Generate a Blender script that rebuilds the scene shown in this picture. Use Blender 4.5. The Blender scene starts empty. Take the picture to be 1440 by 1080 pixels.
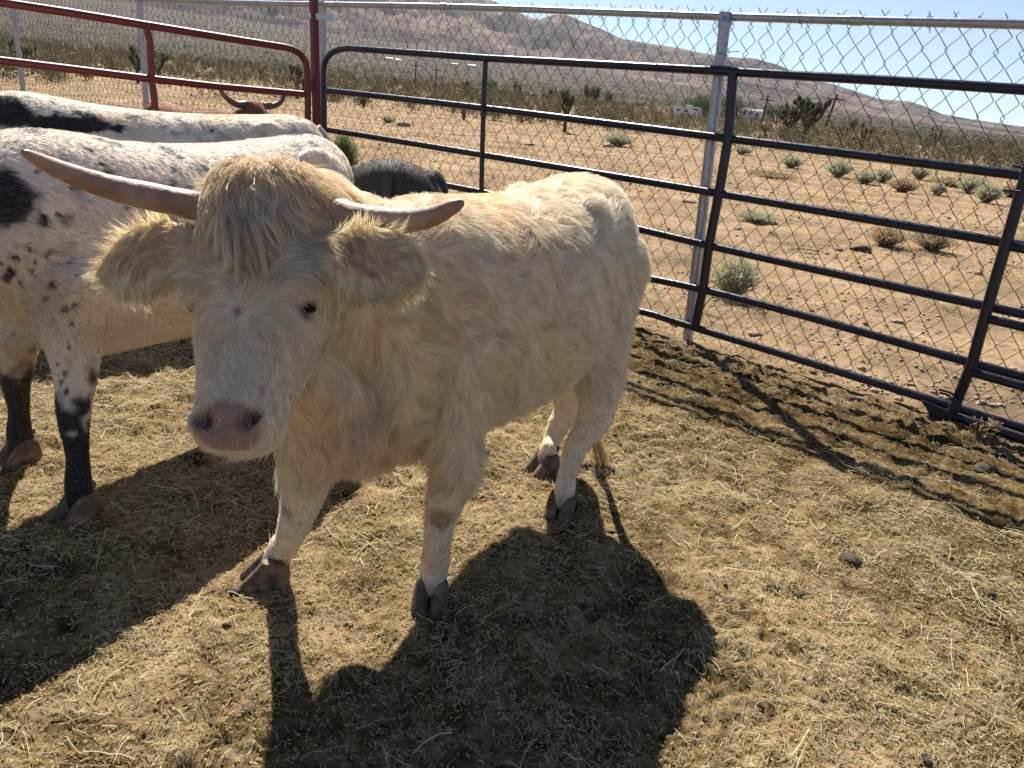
import bpy, math, random
import numpy as np
from mathutils import Vector

random.seed(7)
RNG = np.random.default_rng(7)
SC = bpy.context.scene
COL = SC.collection

# ------------------------------------------------------------------ camera, sky, sun, exposure
FOC, PITCH, ROLL, CAMZ = 1096.19, 0.36016, 0.10266, 1.3387
F = np.array([0, math.cos(PITCH), -math.sin(PITCH)])
U0 = np.array([0, math.sin(PITCH), math.cos(PITCH)])
R0 = np.array([1.0, 0, 0])
R = R0 * math.cos(ROLL) + U0 * math.sin(ROLL)
U = -R0 * math.sin(ROLL) + U0 * math.cos(ROLL)
CAM = np.array([0, 0, CAMZ])

cam_d = bpy.data.cameras.new('camera')
cam = bpy.data.objects.new('camera', cam_d)
COL.objects.link(cam)
from mathutils import Matrix
cam.matrix_world = Matrix(((R[0], U[0], -F[0], 0), (R[1], U[1], -F[1], 0), (R[2], U[2], -F[2], CAMZ), (0, 0, 0, 1)))
cam_d.sensor_width = 36.0
cam_d.lens = 36.0 * FOC / 1440.0
cam_d.clip_start = 0.05
cam_d.clip_end = 20000
SC.camera = cam

SUN_EL = math.radians(45)
SUN_AZ = math.radians(-14)            # left of straight ahead
SUN_DIR = np.array([math.sin(SUN_AZ) * math.cos(SUN_EL), math.cos(SUN_AZ) * math.cos(SUN_EL), math.sin(SUN_EL)])
world = bpy.data.worlds.new('World')
SC.world = world
world.use_nodes = True
nt = world.node_tree
sky = nt.nodes.new('ShaderNodeTexSky')
sky.sky_type = 'NISHITA'
sky.sun_disc = False
sky.sun_elevation = SUN_EL
sky.sun_rotation = SUN_AZ
sky.altitude = 2800
sky.air_density = 0.9
sky.dust_density = 0.0
sky.ozone_density = 2.2
bg = nt.nodes['Background']
tn = nt.nodes.new('ShaderNodeMix'); tn.data_type = 'RGBA'; tn.blend_type = 'MULTIPLY'; tn.inputs[0].default_value = 1
tn.inputs[7].default_value = (0.90, 0.94, 1.02, 1)
nt.links.new(sky.outputs[0], tn.inputs[6]); nt.links.new(tn.outputs[2], bg.inputs[0])
bg.inputs[1].default_value = 0.05
sl = bpy.data.lights.new('sun', 'SUN')
sl.energy = 5.0
sl.angle = math.radians(0.53)
sl.color = (1.0, 0.93, 0.82)
so = bpy.data.objects.new('sun', sl)
so.rotation_euler = Vector(SUN_DIR).to_track_quat('Z', 'Y').to_euler()
so.location = (0, 0, 20)
COL.objects.link(so)
SC.view_settings.view_transform = 'Standard'
SC.view_settings.look = 'None'
SC.view_settings.gamma = 1
SC.view_settings.exposure = 1.22
SC.cycles.max_bounces = 8
SC.cycles.diffuse_bounces = 4
SC.cycles.transparent_max_bounces = 12

# ------------------------------------------------------------------ helpers
def at(px, py, Y):
    """the place where the line of sight through a photo pixel reaches distance Y"""
    v = F * FOC + R * (px - 720) - U * (py - 540)
    return CAM + v * (Y / v[1])

def at_plane(px, py, p0, n):
    v = F * FOC + R * (px - 720) - U * (py - 540)
    return CAM + v * (((p0 - CAM) @ n) / (v @ n))

def nz(v):
    v = np.asarray(v, float)
    return v / (np.linalg.norm(v, axis=-1, keepdims=True) + 1e-12)

def hsh(ix, iy, iz, s):
    h = (ix.astype(np.int64) * 374761393 + iy.astype(np.int64) * 668265263 + iz.astype(np.int64) * 2147483647 + s * 974634777) & 0xffffffff
    h = ((h ^ (h >> 13)) * 1274126177) & 0xffffffff
    h = ((h ^ (h >> 16)) * 2246822519) & 0xffffffff
    return ((h ^ (h >> 15)) & 0xffffff) / float(0xffffff)

def vn2(x, y, s=0):
    xi = np.floor(x); yi = np.floor(y); fx = x - xi; fy = y - yi
    fx = fx * fx * (3 - 2 * fx); fy = fy * fy * (3 - 2 * fy)
    z = np.zeros_like(xi)
    a = hsh(xi, yi, z, s); b = hsh(xi + 1, yi, z, s); c = hsh(xi, yi + 1, z, s); d = hsh(xi + 1, yi + 1, z, s)
    return (a * (1 - fx) + b * fx) * (1 - fy) + (c * (1 - fx) + d * fx) * fy

def fbm2(x, y, s=0, o=4, g=0.5):
    r = 0; a = 1; t = 0
    for i in range(o):
        r = r + a * vn2(x * 2 ** i + i * 17.3, y * 2 ** i - i * 9.1, s + i); t += a; a *= g
    return r / t

def vn3(p, s=0):
    i = np.floor(p); f = p - i; f = f * f * (3 - 2 * f)
    x, y, z = i[:, 0], i[:, 1], i[:, 2]
    r = 0
    for dx in (0, 1):
        for dy in (0, 1):
            for dz in (0, 1):
                w = (f[:, 0] if dx else 1 - f[:, 0]) * (f[:, 1] if dy else 1 - f[:, 1]) * (f[:, 2] if dz else 1 - f[:, 2])
                r = r + w * hsh(x + dx, y + dy, z + dz, s)
    return r

def fbm3(p, s=0, o=3):
    r = 0; a = 1; t = 0
    for k in range(o):
        r = r + a * vn3(p * 2 ** k + 13.7 * k, s + k); t += a; a *= 0.5
    return r / t

def worley3(p, s=0):
    """nearest feature point: (distance, point)"""
    i = np.floor(p)
    best = np.full(len(p), 9.0); pt = np.zeros_like(p)
    for dx in (-1, 0, 1):
        for dy in (-1, 0, 1):
            for dz in (-1, 0, 1):
                c = i + [dx, dy, dz]
                q = c + np.stack([hsh(c[:, 0], c[:, 1], c[:, 2], s + k) for k in range(3)], -1)
                d = np.linalg.norm(q - p, axis=1)
                m = d < best
                best[m] = d[m]; pt[m] = q[m]
    return best, pt

def worley2(x, y, s=0):
    xi = np.floor(x); yi = np.floor(y); best = np.full(x.shape, 9.0); idv = np.zeros_like(best)
    z = np.zeros_like(xi)
    for dx in (-1, 0, 1):
        for dy in (-1, 0, 1):
            a = xi + dx; b = yi + dy
            d = np.hypot(a + hsh(a, b, z, s) - x, b + hsh(a, b, z, s + 1) - y)
            m = d < best
            best = np.where(m, d, best); idv = np.where(m, hsh(a, b, z, s + 2), idv)
    return best, idv

def smooth(a, b, x):
    t = np.clip((x - a) / (b - a), 0, 1)
    return t * t * (3 - 2 * t)

# ------------------------------------------------------------------ materials
def mat(name):
    m = bpy.data.materials.new(name); m.use_nodes = True
    m.node_tree.nodes.clear()
    return m, m.node_tree.nodes, m.node_tree.links

def nd(N, t, **k):
    n = N.new('ShaderNode' + t)
    for a, b in k.items():
        if a.startswith('i_'):
            n.inputs[a[2:].replace('_', ' ')].default_value = b
        else:
            setattr(n, a, b)
    return n

def ramp(N, stops):
    r = N.new('ShaderNodeValToRGB'); e = r.color_ramp.elements
    while len(e) < len(stops): e.new(0.5)
    for i, (p, c) in enumerate(stops):
        e[i].position = p; e[i].color = (*c, 1) if len(c) == 3 else c
    return r

def noisy(name, stops, scale=20, rough=0.8, metal=0.0, bump=0.3, detail=6, bscale=None, spec=0.5, dist=0.01):
    m, N, L = mat(name)
    tc = nd(N, 'TexCoord')
    n1 = nd(N, 'TexNoise', i_Scale=scale, i_Detail=detail, i_Roughness=0.6)
    L.new(tc.outputs['Object'], n1.inputs['Vector'])
    cr = ramp(N, stops); L.new(n1.outputs[0], cr.inputs[0])
    b = nd(N, 'BsdfPrincipled', i_Roughness=rough, i_Metallic=metal)
    b.inputs['Specular IOR Level'].default_value = spec
    L.new(cr.outputs[0], b.inputs['Base Color'])
    n2 = nd(N, 'TexNoise', i_Scale=bscale or scale * 3, i_Detail=6)
    L.new(tc.outputs['Object'], n2.inputs['Vector'])
    bp = nd(N, 'Bump', i_Strength=bump, i_Distance=dist)
    L.new(n2.outputs[0], bp.inputs['Height']); L.new(bp.outputs[0], b.inputs['Normal'])
    o = nd(N, 'OutputMaterial'); L.new(b.outputs[0], o.inputs[0])
    return m

def attr_mat(name, attr='tint', rough=0.8, transl=0.3, spec=0.3, bump=0.0, bscale=60):
    """a surface coloured by a stored colour attribute; transl = share of light let through"""
    m, N, L = mat(name)
    a = nd(N, 'Attribute', attribute_name=attr)
    o = nd(N, 'OutputMaterial')
    b = nd(N, 'BsdfPrincipled', i_Roughness=rough)
    b.inputs['Specular IOR Level'].default_value = spec
    L.new(a.outputs['Color'], b.inputs['Base Color'])
    if bump:
        tc = nd(N, 'TexCoord')
        n2 = nd(N, 'TexNoise', i_Scale=bscale, i_Detail=6); L.new(tc.outputs['Object'], n2.inputs['Vector'])
        bp = nd(N, 'Bump', i_Strength=bump, i_Distance=0.004)
        L.new(n2.outputs[0], bp.inputs['Height']); L.new(bp.outputs[0], b.inputs['Normal'])
    if transl:
        t = nd(N, 'BsdfTranslucent'); L.new(a.outputs['Color'], t.inputs['Color'])
        mx = nd(N, 'MixShader', i_Fac=transl)
        L.new(b.outputs[0], mx.inputs[1]); L.new(t.outputs[0], mx.inputs[2]); L.new(mx.outputs[0], o.inputs[0])
    else:
        L.new(b.outputs[0], o.inputs[0])
    return m

def hair_mat(name, transl=0.4, gloss=0.12, rough=0.35):
    m, N, L = mat(name)
    a = nd(N, 'Attribute', attribute_name='coat')
    d = nd(N, 'BsdfDiffuse'); t = nd(N, 'BsdfTranslucent'); h = nd(N, 'BsdfHair')
    h.component = 'Reflection'
    h.inputs['RoughnessU'].default_value = rough; h.inputs['RoughnessV'].default_value = 0.7
    h.inputs['Color'].default_value = (0.9, 0.86, 0.78, 1)
    for s in (d, t): L.new(a.outputs['Color'], s.inputs['Color'])
    m1 = nd(N, 'MixShader', i_Fac=transl); L.new(d.outputs[0], m1.inputs[1]); L.new(t.outputs[0], m1.inputs[2])
    m2 = nd(N, 'MixShader', i_Fac=gloss); L.new(m1.outputs[0], m2.inputs[1]); L.new(h.outputs[0], m2.inputs[2])
    o = nd(N, 'OutputMaterial'); L.new(m2.outputs[0], o.inputs[0])
    return m

M = {}
M['fur'] = hair_mat('fur_strands', 0.46, 0.15, 0.28)
M['fur_dark'] = hair_mat('dark_fur_strands', 0.1, 0.025, 0.5)
M['skin'] = attr_mat('animal_skin', 'coat', 0.75, 0.0, 0.25, 0.25, 120)
M['straw'] = attr_mat('straw', 'coat', 0.6, 0.38, 0.35)
M['leaf'] = attr_mat('leaf', 'tint', 0.75, 0.25, 0.2)
M['horn'] = noisy('horn_keratin', [(0.3, (0.23, 0.135, 0.09)), (0.5, (0.36, 0.23, 0.16)), (0.75, (0.52, 0.38, 0.28))], 14, 0.55, bump=0.8, bscale=60, dist=0.003)
M['horn_tip'] = noisy('dark_horn', [(0.3, (0.07, 0.045, 0.035)), (0.7, (0.2, 0.13, 0.1))], 14, 0.45)
M['hoof'] = noisy('hoof_keratin', [(0.3, (0.045, 0.030, 0.019)), (0.48, (0.11, 0.076, 0.047)), (0.65, (0.23, 0.17, 0.11))], 26, 0.75, bump=0.5, bscale=120, dist=0.003)
M['eye'] = noisy('eye_surface', [(0.4, (0.008, 0.005, 0.004)), (0.6, (0.02, 0.012, 0.008))], 10, 0.12, bump=0)
M['blue'] = noisy('blue_painted_steel', [(0.35, (0.005, 0.008, 0.017)), (0.6, (0.008, 0.012, 0.026)), (0.7, (0.012, 0.016, 0.03)), (0.74, (0.07, 0.068, 0.065))], 35, 0.33, bump=0.15, bscale=60, dist=0.002)
M['red'] = noisy('red_painted_steel', [(0.3, (0.085, 0.009, 0.014)), (0.6, (0.125, 0.012, 0.019)), (0.78, (0.10, 0.03, 0.03))], 25, 0.5, bump=0.2, bscale=60, dist=0.002)
M['zinc'] = noisy('galvanised_steel', [(0.3, (0.30, 0.31, 0.33)), (0.7, (0.52, 0.53, 0.55))], 45, 0.42, 0.75, 0.12, bscale=80, dist=0.002)
M['wire'] = noisy('weathered_wire', [(0.3, (0.04, 0.037, 0.034)), (0.7, (0.11, 0.10, 0.095))], 30, 0.6, 0.4, 0.1, dist=0.001)
M['rock'] = noisy('desert_rock', [(0.3, (0.17, 0.125, 0.09)), (0.5, (0.30, 0.225, 0.165)), (0.75, (0.46, 0.38, 0.30))], 14, 0.9, bump=0.8, bscale=30, dist=0.02)
M['bark'] = noisy('bark', [(0.3, (0.035, 0.028, 0.02)), (0.7, (0.12, 0.095, 0.07))], 6, 0.95, bump=0.8, bscale=14, dist=0.05)
M['white'] = noisy('white_paint', [(0.3, (0.62, 0.61, 0.58)), (0.7, (0.8, 0.79, 0.77))], 1.5, 0.5, bump=0.05)
M['dark_glass'] = noisy('dark_glass', [(0.3, (0.015, 0.017, 0.02)), (0.7, (0.03, 0.033, 0.04))], 3, 0.15, bump=0)
M['rubber'] = noisy('rubber', [(0.3, (0.015, 0.015, 0.015)), (0.7, (0.04, 0.04, 0.04))], 10, 0.9)
M['dry'] = noisy('dry_stick', [(0.3, (0.2, 0.14, 0.09)), (0.7, (0.42, 0.33, 0.24))], 30, 0.9, dist=0.003)
M['roof'] = noisy('roofing', [(0.3, (0.2, 0.16, 0.14)), (0.7, (0.34, 0.29, 0.26))], 2, 0.9)
M['rope'] = noisy('twine', [(0.3, (0.35, 0.22, 0.08)), (0.7, (0.55, 0.38, 0.16))], 80, 0.9, dist=0.002)

# ------------------------------------------------------------------ object helpers
def link(name, data, parent=None, m=None):
    o = bpy.data.objects.new(name, data)
    COL.objects.link(o)
    if m is not None and data is not None and hasattr(data, 'materials') and not data.materials:
        data.materials.append(m)
    if parent is not None:
        o.parent = parent
        o.matrix_parent_inverse = parent.matrix_world.inverted()
    return o

def tag(o, label=None, cat=None, group=None, kind=None):
    if label: o['label'] = label
    if cat: o['category'] = cat
    if group: o['group'] = group
    if kind: o['kind'] = kind
    return o

def empty(name, loc, label, cat, group=None):
    o = bpy.data.objects.new(name, None)
    o.empty_display_size = 0.1
    o.location = loc
    COL.objects.link(o)
    o.matrix_world = Matrix.Translation(loc)
    return tag(o, label, cat, group)

def npmesh(name, V, Fc, smooth_=True):
    """V (n,3), Fc (m,3|4) arrays -> mesh"""
    V = np.asarray(V, np.float32); Fc = np.asarray(Fc, np.int32)
    me = bpy.data.meshes.new(name)
    k = Fc.shape[1]
    me.vertices.add(len(V)); me.vertices.foreach_set('co', V.ravel())
    me.loops.add(Fc.size); me.loops.foreach_set('vertex_index', Fc.ravel())
    me.polygons.add(len(Fc)); me.polygons.foreach_set('loop_start', np.arange(0, Fc.size, k, dtype=np.int32))
    me.polygons.foreach_set('loop_total', np.full(len(Fc), k, np.int32))
    me.update(calc_edges=True)
    if smooth_: me.polygons.foreach_set('use_smooth', np.ones(len(Fc), bool))
    return me

def set_col(me, name, C, domain='POINT'):
    a = me.attributes.new(name, 'FLOAT_COLOR', domain)
    C = np.asarray(C, np.float32)
    if C.shape[1] == 3: C = np.concatenate([C, np.ones((len(C), 1), np.float32)], 1)
    a.data.foreach_set('color', C.ravel())

class MB:
    """collects simple pieces of ONE part and builds them as one mesh"""
    def __init__(s): s.v = []; s.f = []
    def add(s, V, Fs):
        b = len(s.v); s.v.extend([tuple(map(float, v)) for v in V]); s.f.extend([tuple(int(i) + b for i in f) for f in Fs])
    def box(s, c, x, y, z):
        c, x, y, z = (np.asarray(q, float) for q in (c, x, y, z))
        V = [c + a * x + b * y + d * z for a in (-1, 1) for b in (-1, 1) for d in (-1, 1)]
        s.add(V, [(0, 1, 3, 2), (4, 6, 7, 5), (0, 4, 5, 1), (2, 3, 7, 6), (0, 2, 6, 4), (1, 5, 7, 3)])
    def tube(s, pts, rad, n=10, cap=True, flat=1.0):
        pts = np.asarray(pts, float)
        rad = np.broadcast_to(np.asarray(rad, float), (len(pts),))
        T = np.gradient(pts, axis=0); T = nz(T)
        up = np.array([0.0, 0, 1]) if abs(T[0][2]) < 0.9 else np.array([0.0, 1, 0])
        rings = []; a = nz(np.cross(T[0], up))
        for i in range(len(pts)):
            a = nz(a - T[i] * (a @ T[i])); b = np.cross(T[i], a)
            th = np.arange(n) * 2 * math.pi / n
            rings.append(pts[i] + rad[i] * (np.cos(th)[:, None] * a + np.sin(th)[:, None] * b * flat))
        V = np.concatenate(rings); Fs = []
        for i in range(len(pts) - 1):
            for j in range(n):
                k = (j + 1) % n
                Fs.append((i * n + j, i * n + k, (i + 1) * n + k, (i + 1) * n + j))
        if cap: Fs += [tuple(range(n))[::-1], tuple((len(pts) - 1) * n + j for j in range(n))]
        s.add(V, Fs)
    def build(s, name, m, parent=None, smooth_=True, bevel=0):
        me = bpy.data.meshes.new(name); me.from_pydata(s.v, [], s.f)
        me.validate(); me.update()
        me.polygons.foreach_set('use_smooth', np.ones(len(me.polygons), bool) if smooth_ else np.zeros(len(me.polygons), bool))
        if smooth_:
            try: me.set_sharp_from_angle(angle=math.radians(40))
            except Exception: pass
        return link(name, me, parent, m)

def arc(p0, p1, p2, n=7):
    """rounded corner between p0 and p2 around p1"""
    t = np.linspace(0, 1, n)[:, None]
    p0, p1, p2 = map(np.asarray, (p0, p1, p2))
    return (1 - t) ** 2 * p0 + 2 * t * (1 - t) * p1 + t ** 2 * p2

# ------------------------------------------------------------------ terrain height
FD = nz(np.array([0.795, -0.606, 0.0])); FN = np.array([0.606, 0.795, 0.0])      # fence direction, outward normal
FO = np.array([-1.645, 6.604, 0.0])                                             # panel line start
def fside(x, y):            # > 0 beyond the fence
    return (x - FO[0]) * FN[0] + (y - FO[1]) * FN[1]

def px_dir(px, py):
    v = F * FOC + R * (px - 720) - U * (py - 540)
    return math.atan2(v[0], v[1]), v[2] / math.hypot(v[0], v[1])
RIDGE = [(-700, -150), (-350, -170), (-100, -110), (60, -135), (200, -100), (330, -110), (430, -55), (520, -62), (600, -28), (687, -2), (735, 20), (757, 27), (775, 21), (795, 19), (817, 29), (845, 40), (873, 54), (920, 62), (955, 67), (986, 74), (1024, 80), (1061, 82), (1095, 91),
         (1117, 101), (1150, 113), (1177, 120), (1210, 130), (1237, 139), (1279, 142), (1300, 149), (1324, 160), (1369, 168), (1405, 173), (1440, 178), (1520, 190), (1700, 205), (2100, 235)]
_r = np.array([px_dir(*p) for p in RIDGE])
FOOT = [(-700, 0.035), (0, 0.045), (300, 0.043), (600, 0.036), (800, 0.03), (1000, 0.021), (1200, 0.012), (1440, 0.004), (2000, 0.0)]
_f = np.array([(px_dir(p, 54 + 0.103 * p)[0], e) for p, e in FOOT])
R_FOOT, R_CREST = 1500.0, 3200.0

def terrain(x, y):
    r = np.hypot(x, y); az = np.arctan2(x, y)
    ef = np.interp(az, _f[:, 0], _f[:, 1]) * smooth(1.9, 1.0, np.abs(az))
    er = np.maximum(np.interp(az, _r[:, 0], _r[:, 1]), ef + 0.002) * smooth(2.2, 1.2, np.abs(az))
    # apron rising gently to the foot of the mountains
    e = ef * smooth(45, R_FOOT, r) ** 0.75
    t = np.clip((r - R_FOOT) / (R_CREST - R_FOOT), 0, 1)
    g = t ** 0.9
    X, Y = x / 700.0, y / 700.0
    rd = 1 - np.abs(2 * fbm2(X * 1.8, Y * 1.8, 31, 7, 0.6) - 1) * 2.4
    rd2 = 1 - np.abs(2 * fbm2(X * 6 + 5, Y * 6, 41, 5, 0.6) - 1) * 2
    nse = (rd - 0.55) * 0.85 + (rd2 - 0.5) * 0.6
    env = g * (1 - g) * 2.2
    e2 = ef + (er - ef) * np.clip(g + nse * env, 0, 1.0)
    e2 = np.minimum(e2, er * (1 + .05 * (fbm2(X * 14, Y * 14, 47, 4, .6) - .55)))
    e = np.where(r > R_FOOT, e2, e)
    z = r * e
    z = np.where(r > R_CREST, R_CREST * er * smooth(R_CREST * 1.9, R_CREST, r) , z)
    z = z + smooth(60, 300, r) * (fbm2(x / 60, y / 60, 3, 3) - 0.5) * 1.2
    return z + CAMZ * 0.9 * smooth(200, 1500, r)

HOOFS = []
def gh(x, y, fine=True):
    """ground height near the pen"""
    x = np.asarray(x, float); y = np.asarray(y, float)
    fs = fside(x, y)
    r = np.hypot(x, y)
    near = smooth(30, 9, r)
    pen = smooth(0.25, -0.25, fs)
    z = (fbm2(x * 0.8, y * 0.8, 11, 3) - 0.5) * 0.05
    if fine:
        # trodden clods inside
        c1, i1 = worley2(x * 9 + 3 * vn2(x * 3, y * 3, 5), y * 9, 21)
        c2, i2 = worley2(x * 22, y * 22 + 2 * vn2(x * 5, y * 5, 6), 25)
        lump = smooth(-1.1, 0.1, fs) * pen
        msk = smooth(0.42, 0.62, fbm2(x * 1.7, y * 1.7, 51, 3))
        rough = 0.55 + 0.7 * msk + 1.0 * lump
        z = z + pen * rough * ((0.5 - c1) * 0.024 * (0.3 + i1) + (0.5 - c2) * 0.016 + (fbm2(x * 14, y * 14, 61, 5, 0.65) - 0.5) * 0.036)
        # hoof prints
        c3, i3 = worley2(x * 3.1, y * 3.1, 71)
        z = z - pen * np.where(i3 > 0.45, 0.022 * np.exp(-(c3 / 0.16) ** 2), 0)
        z = z + lump * 0.02
        # sandy outside
        c4, i4 = worley2(x * 6, y * 6, 81)
        z = z + (1 - pen) * near * ((fbm2(x * 5, y * 5, 63, 4, 0.55) - 0.5) * 0.05 + np.where(i4 > 0.7, 0.016 * smooth(0.35, 0.1, c4), 0))
    for hx, hy in HOOFS:
        w = np.exp(-(((x - hx) ** 2 + (y - hy) ** 2) / 0.09 ** 2))
        z = z * (1 - w)
    return z + terrain(x, y) * smooth(35, 60, r)

# hoof spots of the four cattle in front, so that the ground is level under them
def hxy(px, py): 
    v = F * FOC + R * (px - 720) - U * (py - 540)
    p = CAM + v * (-CAMZ / v[2]); return p[0], p[1]
HOOFS += [hxy(605, 850), hxy(385, 818), hxy(787, 718), hxy(762, 662), hxy(118, 725), hxy(30, 640)]

# ------------------------------------------------------------------ ground sheet (polar grid round the camera's foot)
def build_ground():
    a_in = np.linspace(-0.92, 0.92, 470)
    a_out = np.linspace(0.92, 2 * math.pi - 0.92, 90)[1:-1]
    A = np.concatenate([a_in, a_out])
    rr = [0.35]
    while rr[-1] < 6300:
        r = rr[-1]
        rr.append(r * (1 + (0.0058 if r < 7 else 0.0085 if r < 30 else 0.02 if r < 1200 else 0.011 if r < 3400 else 0.05)))
    rr = np.array(rr)
    nA, nR = len(A), len(rr)
    Rg, Ag = np.meshgrid(rr, A, indexing='ij')
    X = Rg * np.sin(Ag); Y = Rg * np.cos(Ag)
    Z = gh(X.ravel(), Y.ravel()).reshape(X.shape)
    V = np.stack([X, Y, Z], -1).reshape(-1, 3)
    i = np.arange(nR - 1)[:, None]; j = np.arange(nA)[None, :]; j2 = (j + 1) % nA
    Q = np.stack([i * nA + j, i * nA + j2, (i + 1) * nA + j2, (i + 1) * nA + j], -1).reshape(-1, 4)[:, ::-1]
    # close the small hole under the camera
    V = np.concatenate([V, [[0, 0, 0]]]); c = len(V) - 1
    r_of = np.repeat(rr[:-1], nA)
    # one sheet for the ground and one for the mountains rising out of it
    gm = Q[r_of < R_FOOT * 0.98]; mm = Q[r_of >= R_FOOT * 0.98]
    me = npmesh('ground', V[:(gm.max() + 1)], gm)
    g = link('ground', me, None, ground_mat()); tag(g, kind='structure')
    mn = mm.min()
    me2 = npmesh('mountains', V[mn:mm.max() + 1], mm - mn)
    g2 = link('mountains', me2, None, mountain_mat()); tag(g2, kind='structure')
    return g

def ground_mat():
    m, N, L = mat('pen_and_desert_soil')
    geo = nd(N, 'NewGeometry')
    sp = nd(N, 'SeparateXYZ'); L.new(geo.outputs['Position'], sp.inputs[0])
    def math_(op, a, b=None):
        n = nd(N, 'Math', operation=op)
        for k, v in enumerate((a, b)):
            if v is None: continue
            if isinstance(v, (int, float)): n.inputs[k].default_value = v
            else: L.new(v, n.inputs[k])
        return n.outputs[0]
    def noise(sc, det=6, ro=0.6):
        n = nd(N, 'TexNoise', i_Scale=sc, i_Detail=det, i_Roughness=ro); L.new(geo.outputs['Position'], n.inputs['Vector']); return n.outputs[0]
    def mix(f, a, b):
        n = N.new('ShaderNodeMix'); n.data_type = 'RGBA'
        L.new(f, n.inputs[0]); L.new(a, n.inputs[6]); L.new(b, n.inputs[7]); return n.outputs[2]
    def mulc(a, b, fac=1.0):
        n = N.new('ShaderNodeMix'); n.data_type = 'RGBA'; n.blend_type = 'MULTIPLY'; n.inputs[0].default_value = fac
        L.new(a, n.inputs[6]); L.new(b, n.inputs[7]); return n.outputs[2]
    side = math_('ADD', math_('MULTIPLY', math_('SUBTRACT', sp.outputs[0], float(FO[0])), float(FN[0])), math_('MULTIPLY', math_('SUBTRACT', sp.outputs[1], float(FO[1])), float(FN[1])))
    side = math_('ADD', side, math_('MULTIPLY', math_('SUBTRACT', noise(2.2), 0.5), 0.9))
    fs = nd(N, 'MapRange'); fs.inputs[1].default_value = -0.35; fs.inputs[2].default_value = 0.25; L.new(side, fs.inputs[0])
    # pen soil: tan dirt, olive dung dust, grey hay dust
    c1 = ramp(N, [(0.36, (0.085, 0.060, 0.032)), (0.46, (0.23, 0.165, 0.083)), (0.57, (0.37, 0.28, 0.155)), (0.72, (0.46, 0.365, 0.215))]); L.new(noise(7, 9, 0.7), c1.inputs[0])
    c2 = ramp(N, [(0.38, (0.42, 0.42, 0.36)), (0.58, (1.0, 1.0, 1.0))]); L.new(noise(1.6, 5, 0.6), c2.inputs[0])
    pen = mulc(c1.outputs[0], c2.outputs[0], 0.8)
    c3 = ramp(N, [(0.39, (0.16, 0.135, 0.10)), (0.50, (1, 1, 1))]); L.new(noise(48, 6, 0.8), c3.inputs[0])
    pen = mulc(pen, c3.outputs[0], 0.85)
    # soil colour gets darker in a strip along the fence
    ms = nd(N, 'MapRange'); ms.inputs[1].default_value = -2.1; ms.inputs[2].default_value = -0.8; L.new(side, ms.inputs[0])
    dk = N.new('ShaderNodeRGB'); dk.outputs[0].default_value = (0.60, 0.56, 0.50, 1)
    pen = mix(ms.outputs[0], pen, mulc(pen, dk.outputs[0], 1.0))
    # desert sand
    d1 = ramp(N, [(0.32, (0.15, 0.112, 0.075)), (0.46, (0.27, 0.195, 0.12)), (0.6, (0.37, 0.27, 0.165)), (0.72, (0.44, 0.345, 0.225))]); L.new(noise(0.9, 8, 0.65), d1.inputs[0])
    d2 = ramp(N, [(0.38, (0.22, 0.20, 0.18)), (0.49, (1, 1, 1)), (0.66, (1, 1, 1)), (0.74, (1.25, 1.25, 1.3))]); L.new(noise(14, 6, 0.85), d2.inputs[0])
    sand = mulc(d1.outputs[0], d2.outputs[0], 0.75)
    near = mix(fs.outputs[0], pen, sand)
    # far apron: pinkish grey soil with brush speckle
    vl = nd(N, 'VectorMath', operation='LENGTH'); L.new(geo.outputs['Position'], vl.inputs[0])
    ff = nd(N, 'MapRange'); ff.inputs[1].default_value = 60; ff.inputs[2].default_value = 260; L.new(vl.outputs['Value'], ff.inputs[0])
    e1 = ramp(N, [(0.36, (0.045, 0.045, 0.036)), (0.5, (0.08, 0.068, 0.055)), (0.66, (0.14, 0.11, 0.088))]); L.new(noise(0.06, 10, 0.8), e1.inputs[0])
    far = e1.outputs[0]
    col = mix(ff.outputs[0], near, far)
    b = nd(N, 'BsdfPrincipled', i_Roughness=0.95); b.inputs['Specular IOR Level'].default_value = 0.02
    L.new(col, b.inputs['Base Color'])
    bp = nd(N, 'Bump', i_Strength=0.9, i_Distance=0.012); L.new(noise(55, 8, 0.75), bp.inputs['Height'])
    bp2 = nd(N, 'Bump', i_Strength=0.6, i_Distance=0.004); L.new(noise(260, 4, 0.7), bp2.inputs['Height']); L.new(bp.outputs[0], bp2.inputs['Normal'])
    L.new(bp2.outputs[0], b.inputs['Normal'])
    o = nd(N, 'OutputMaterial'); L.new(b.outputs[0], o.inputs[0])
    return m

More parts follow.
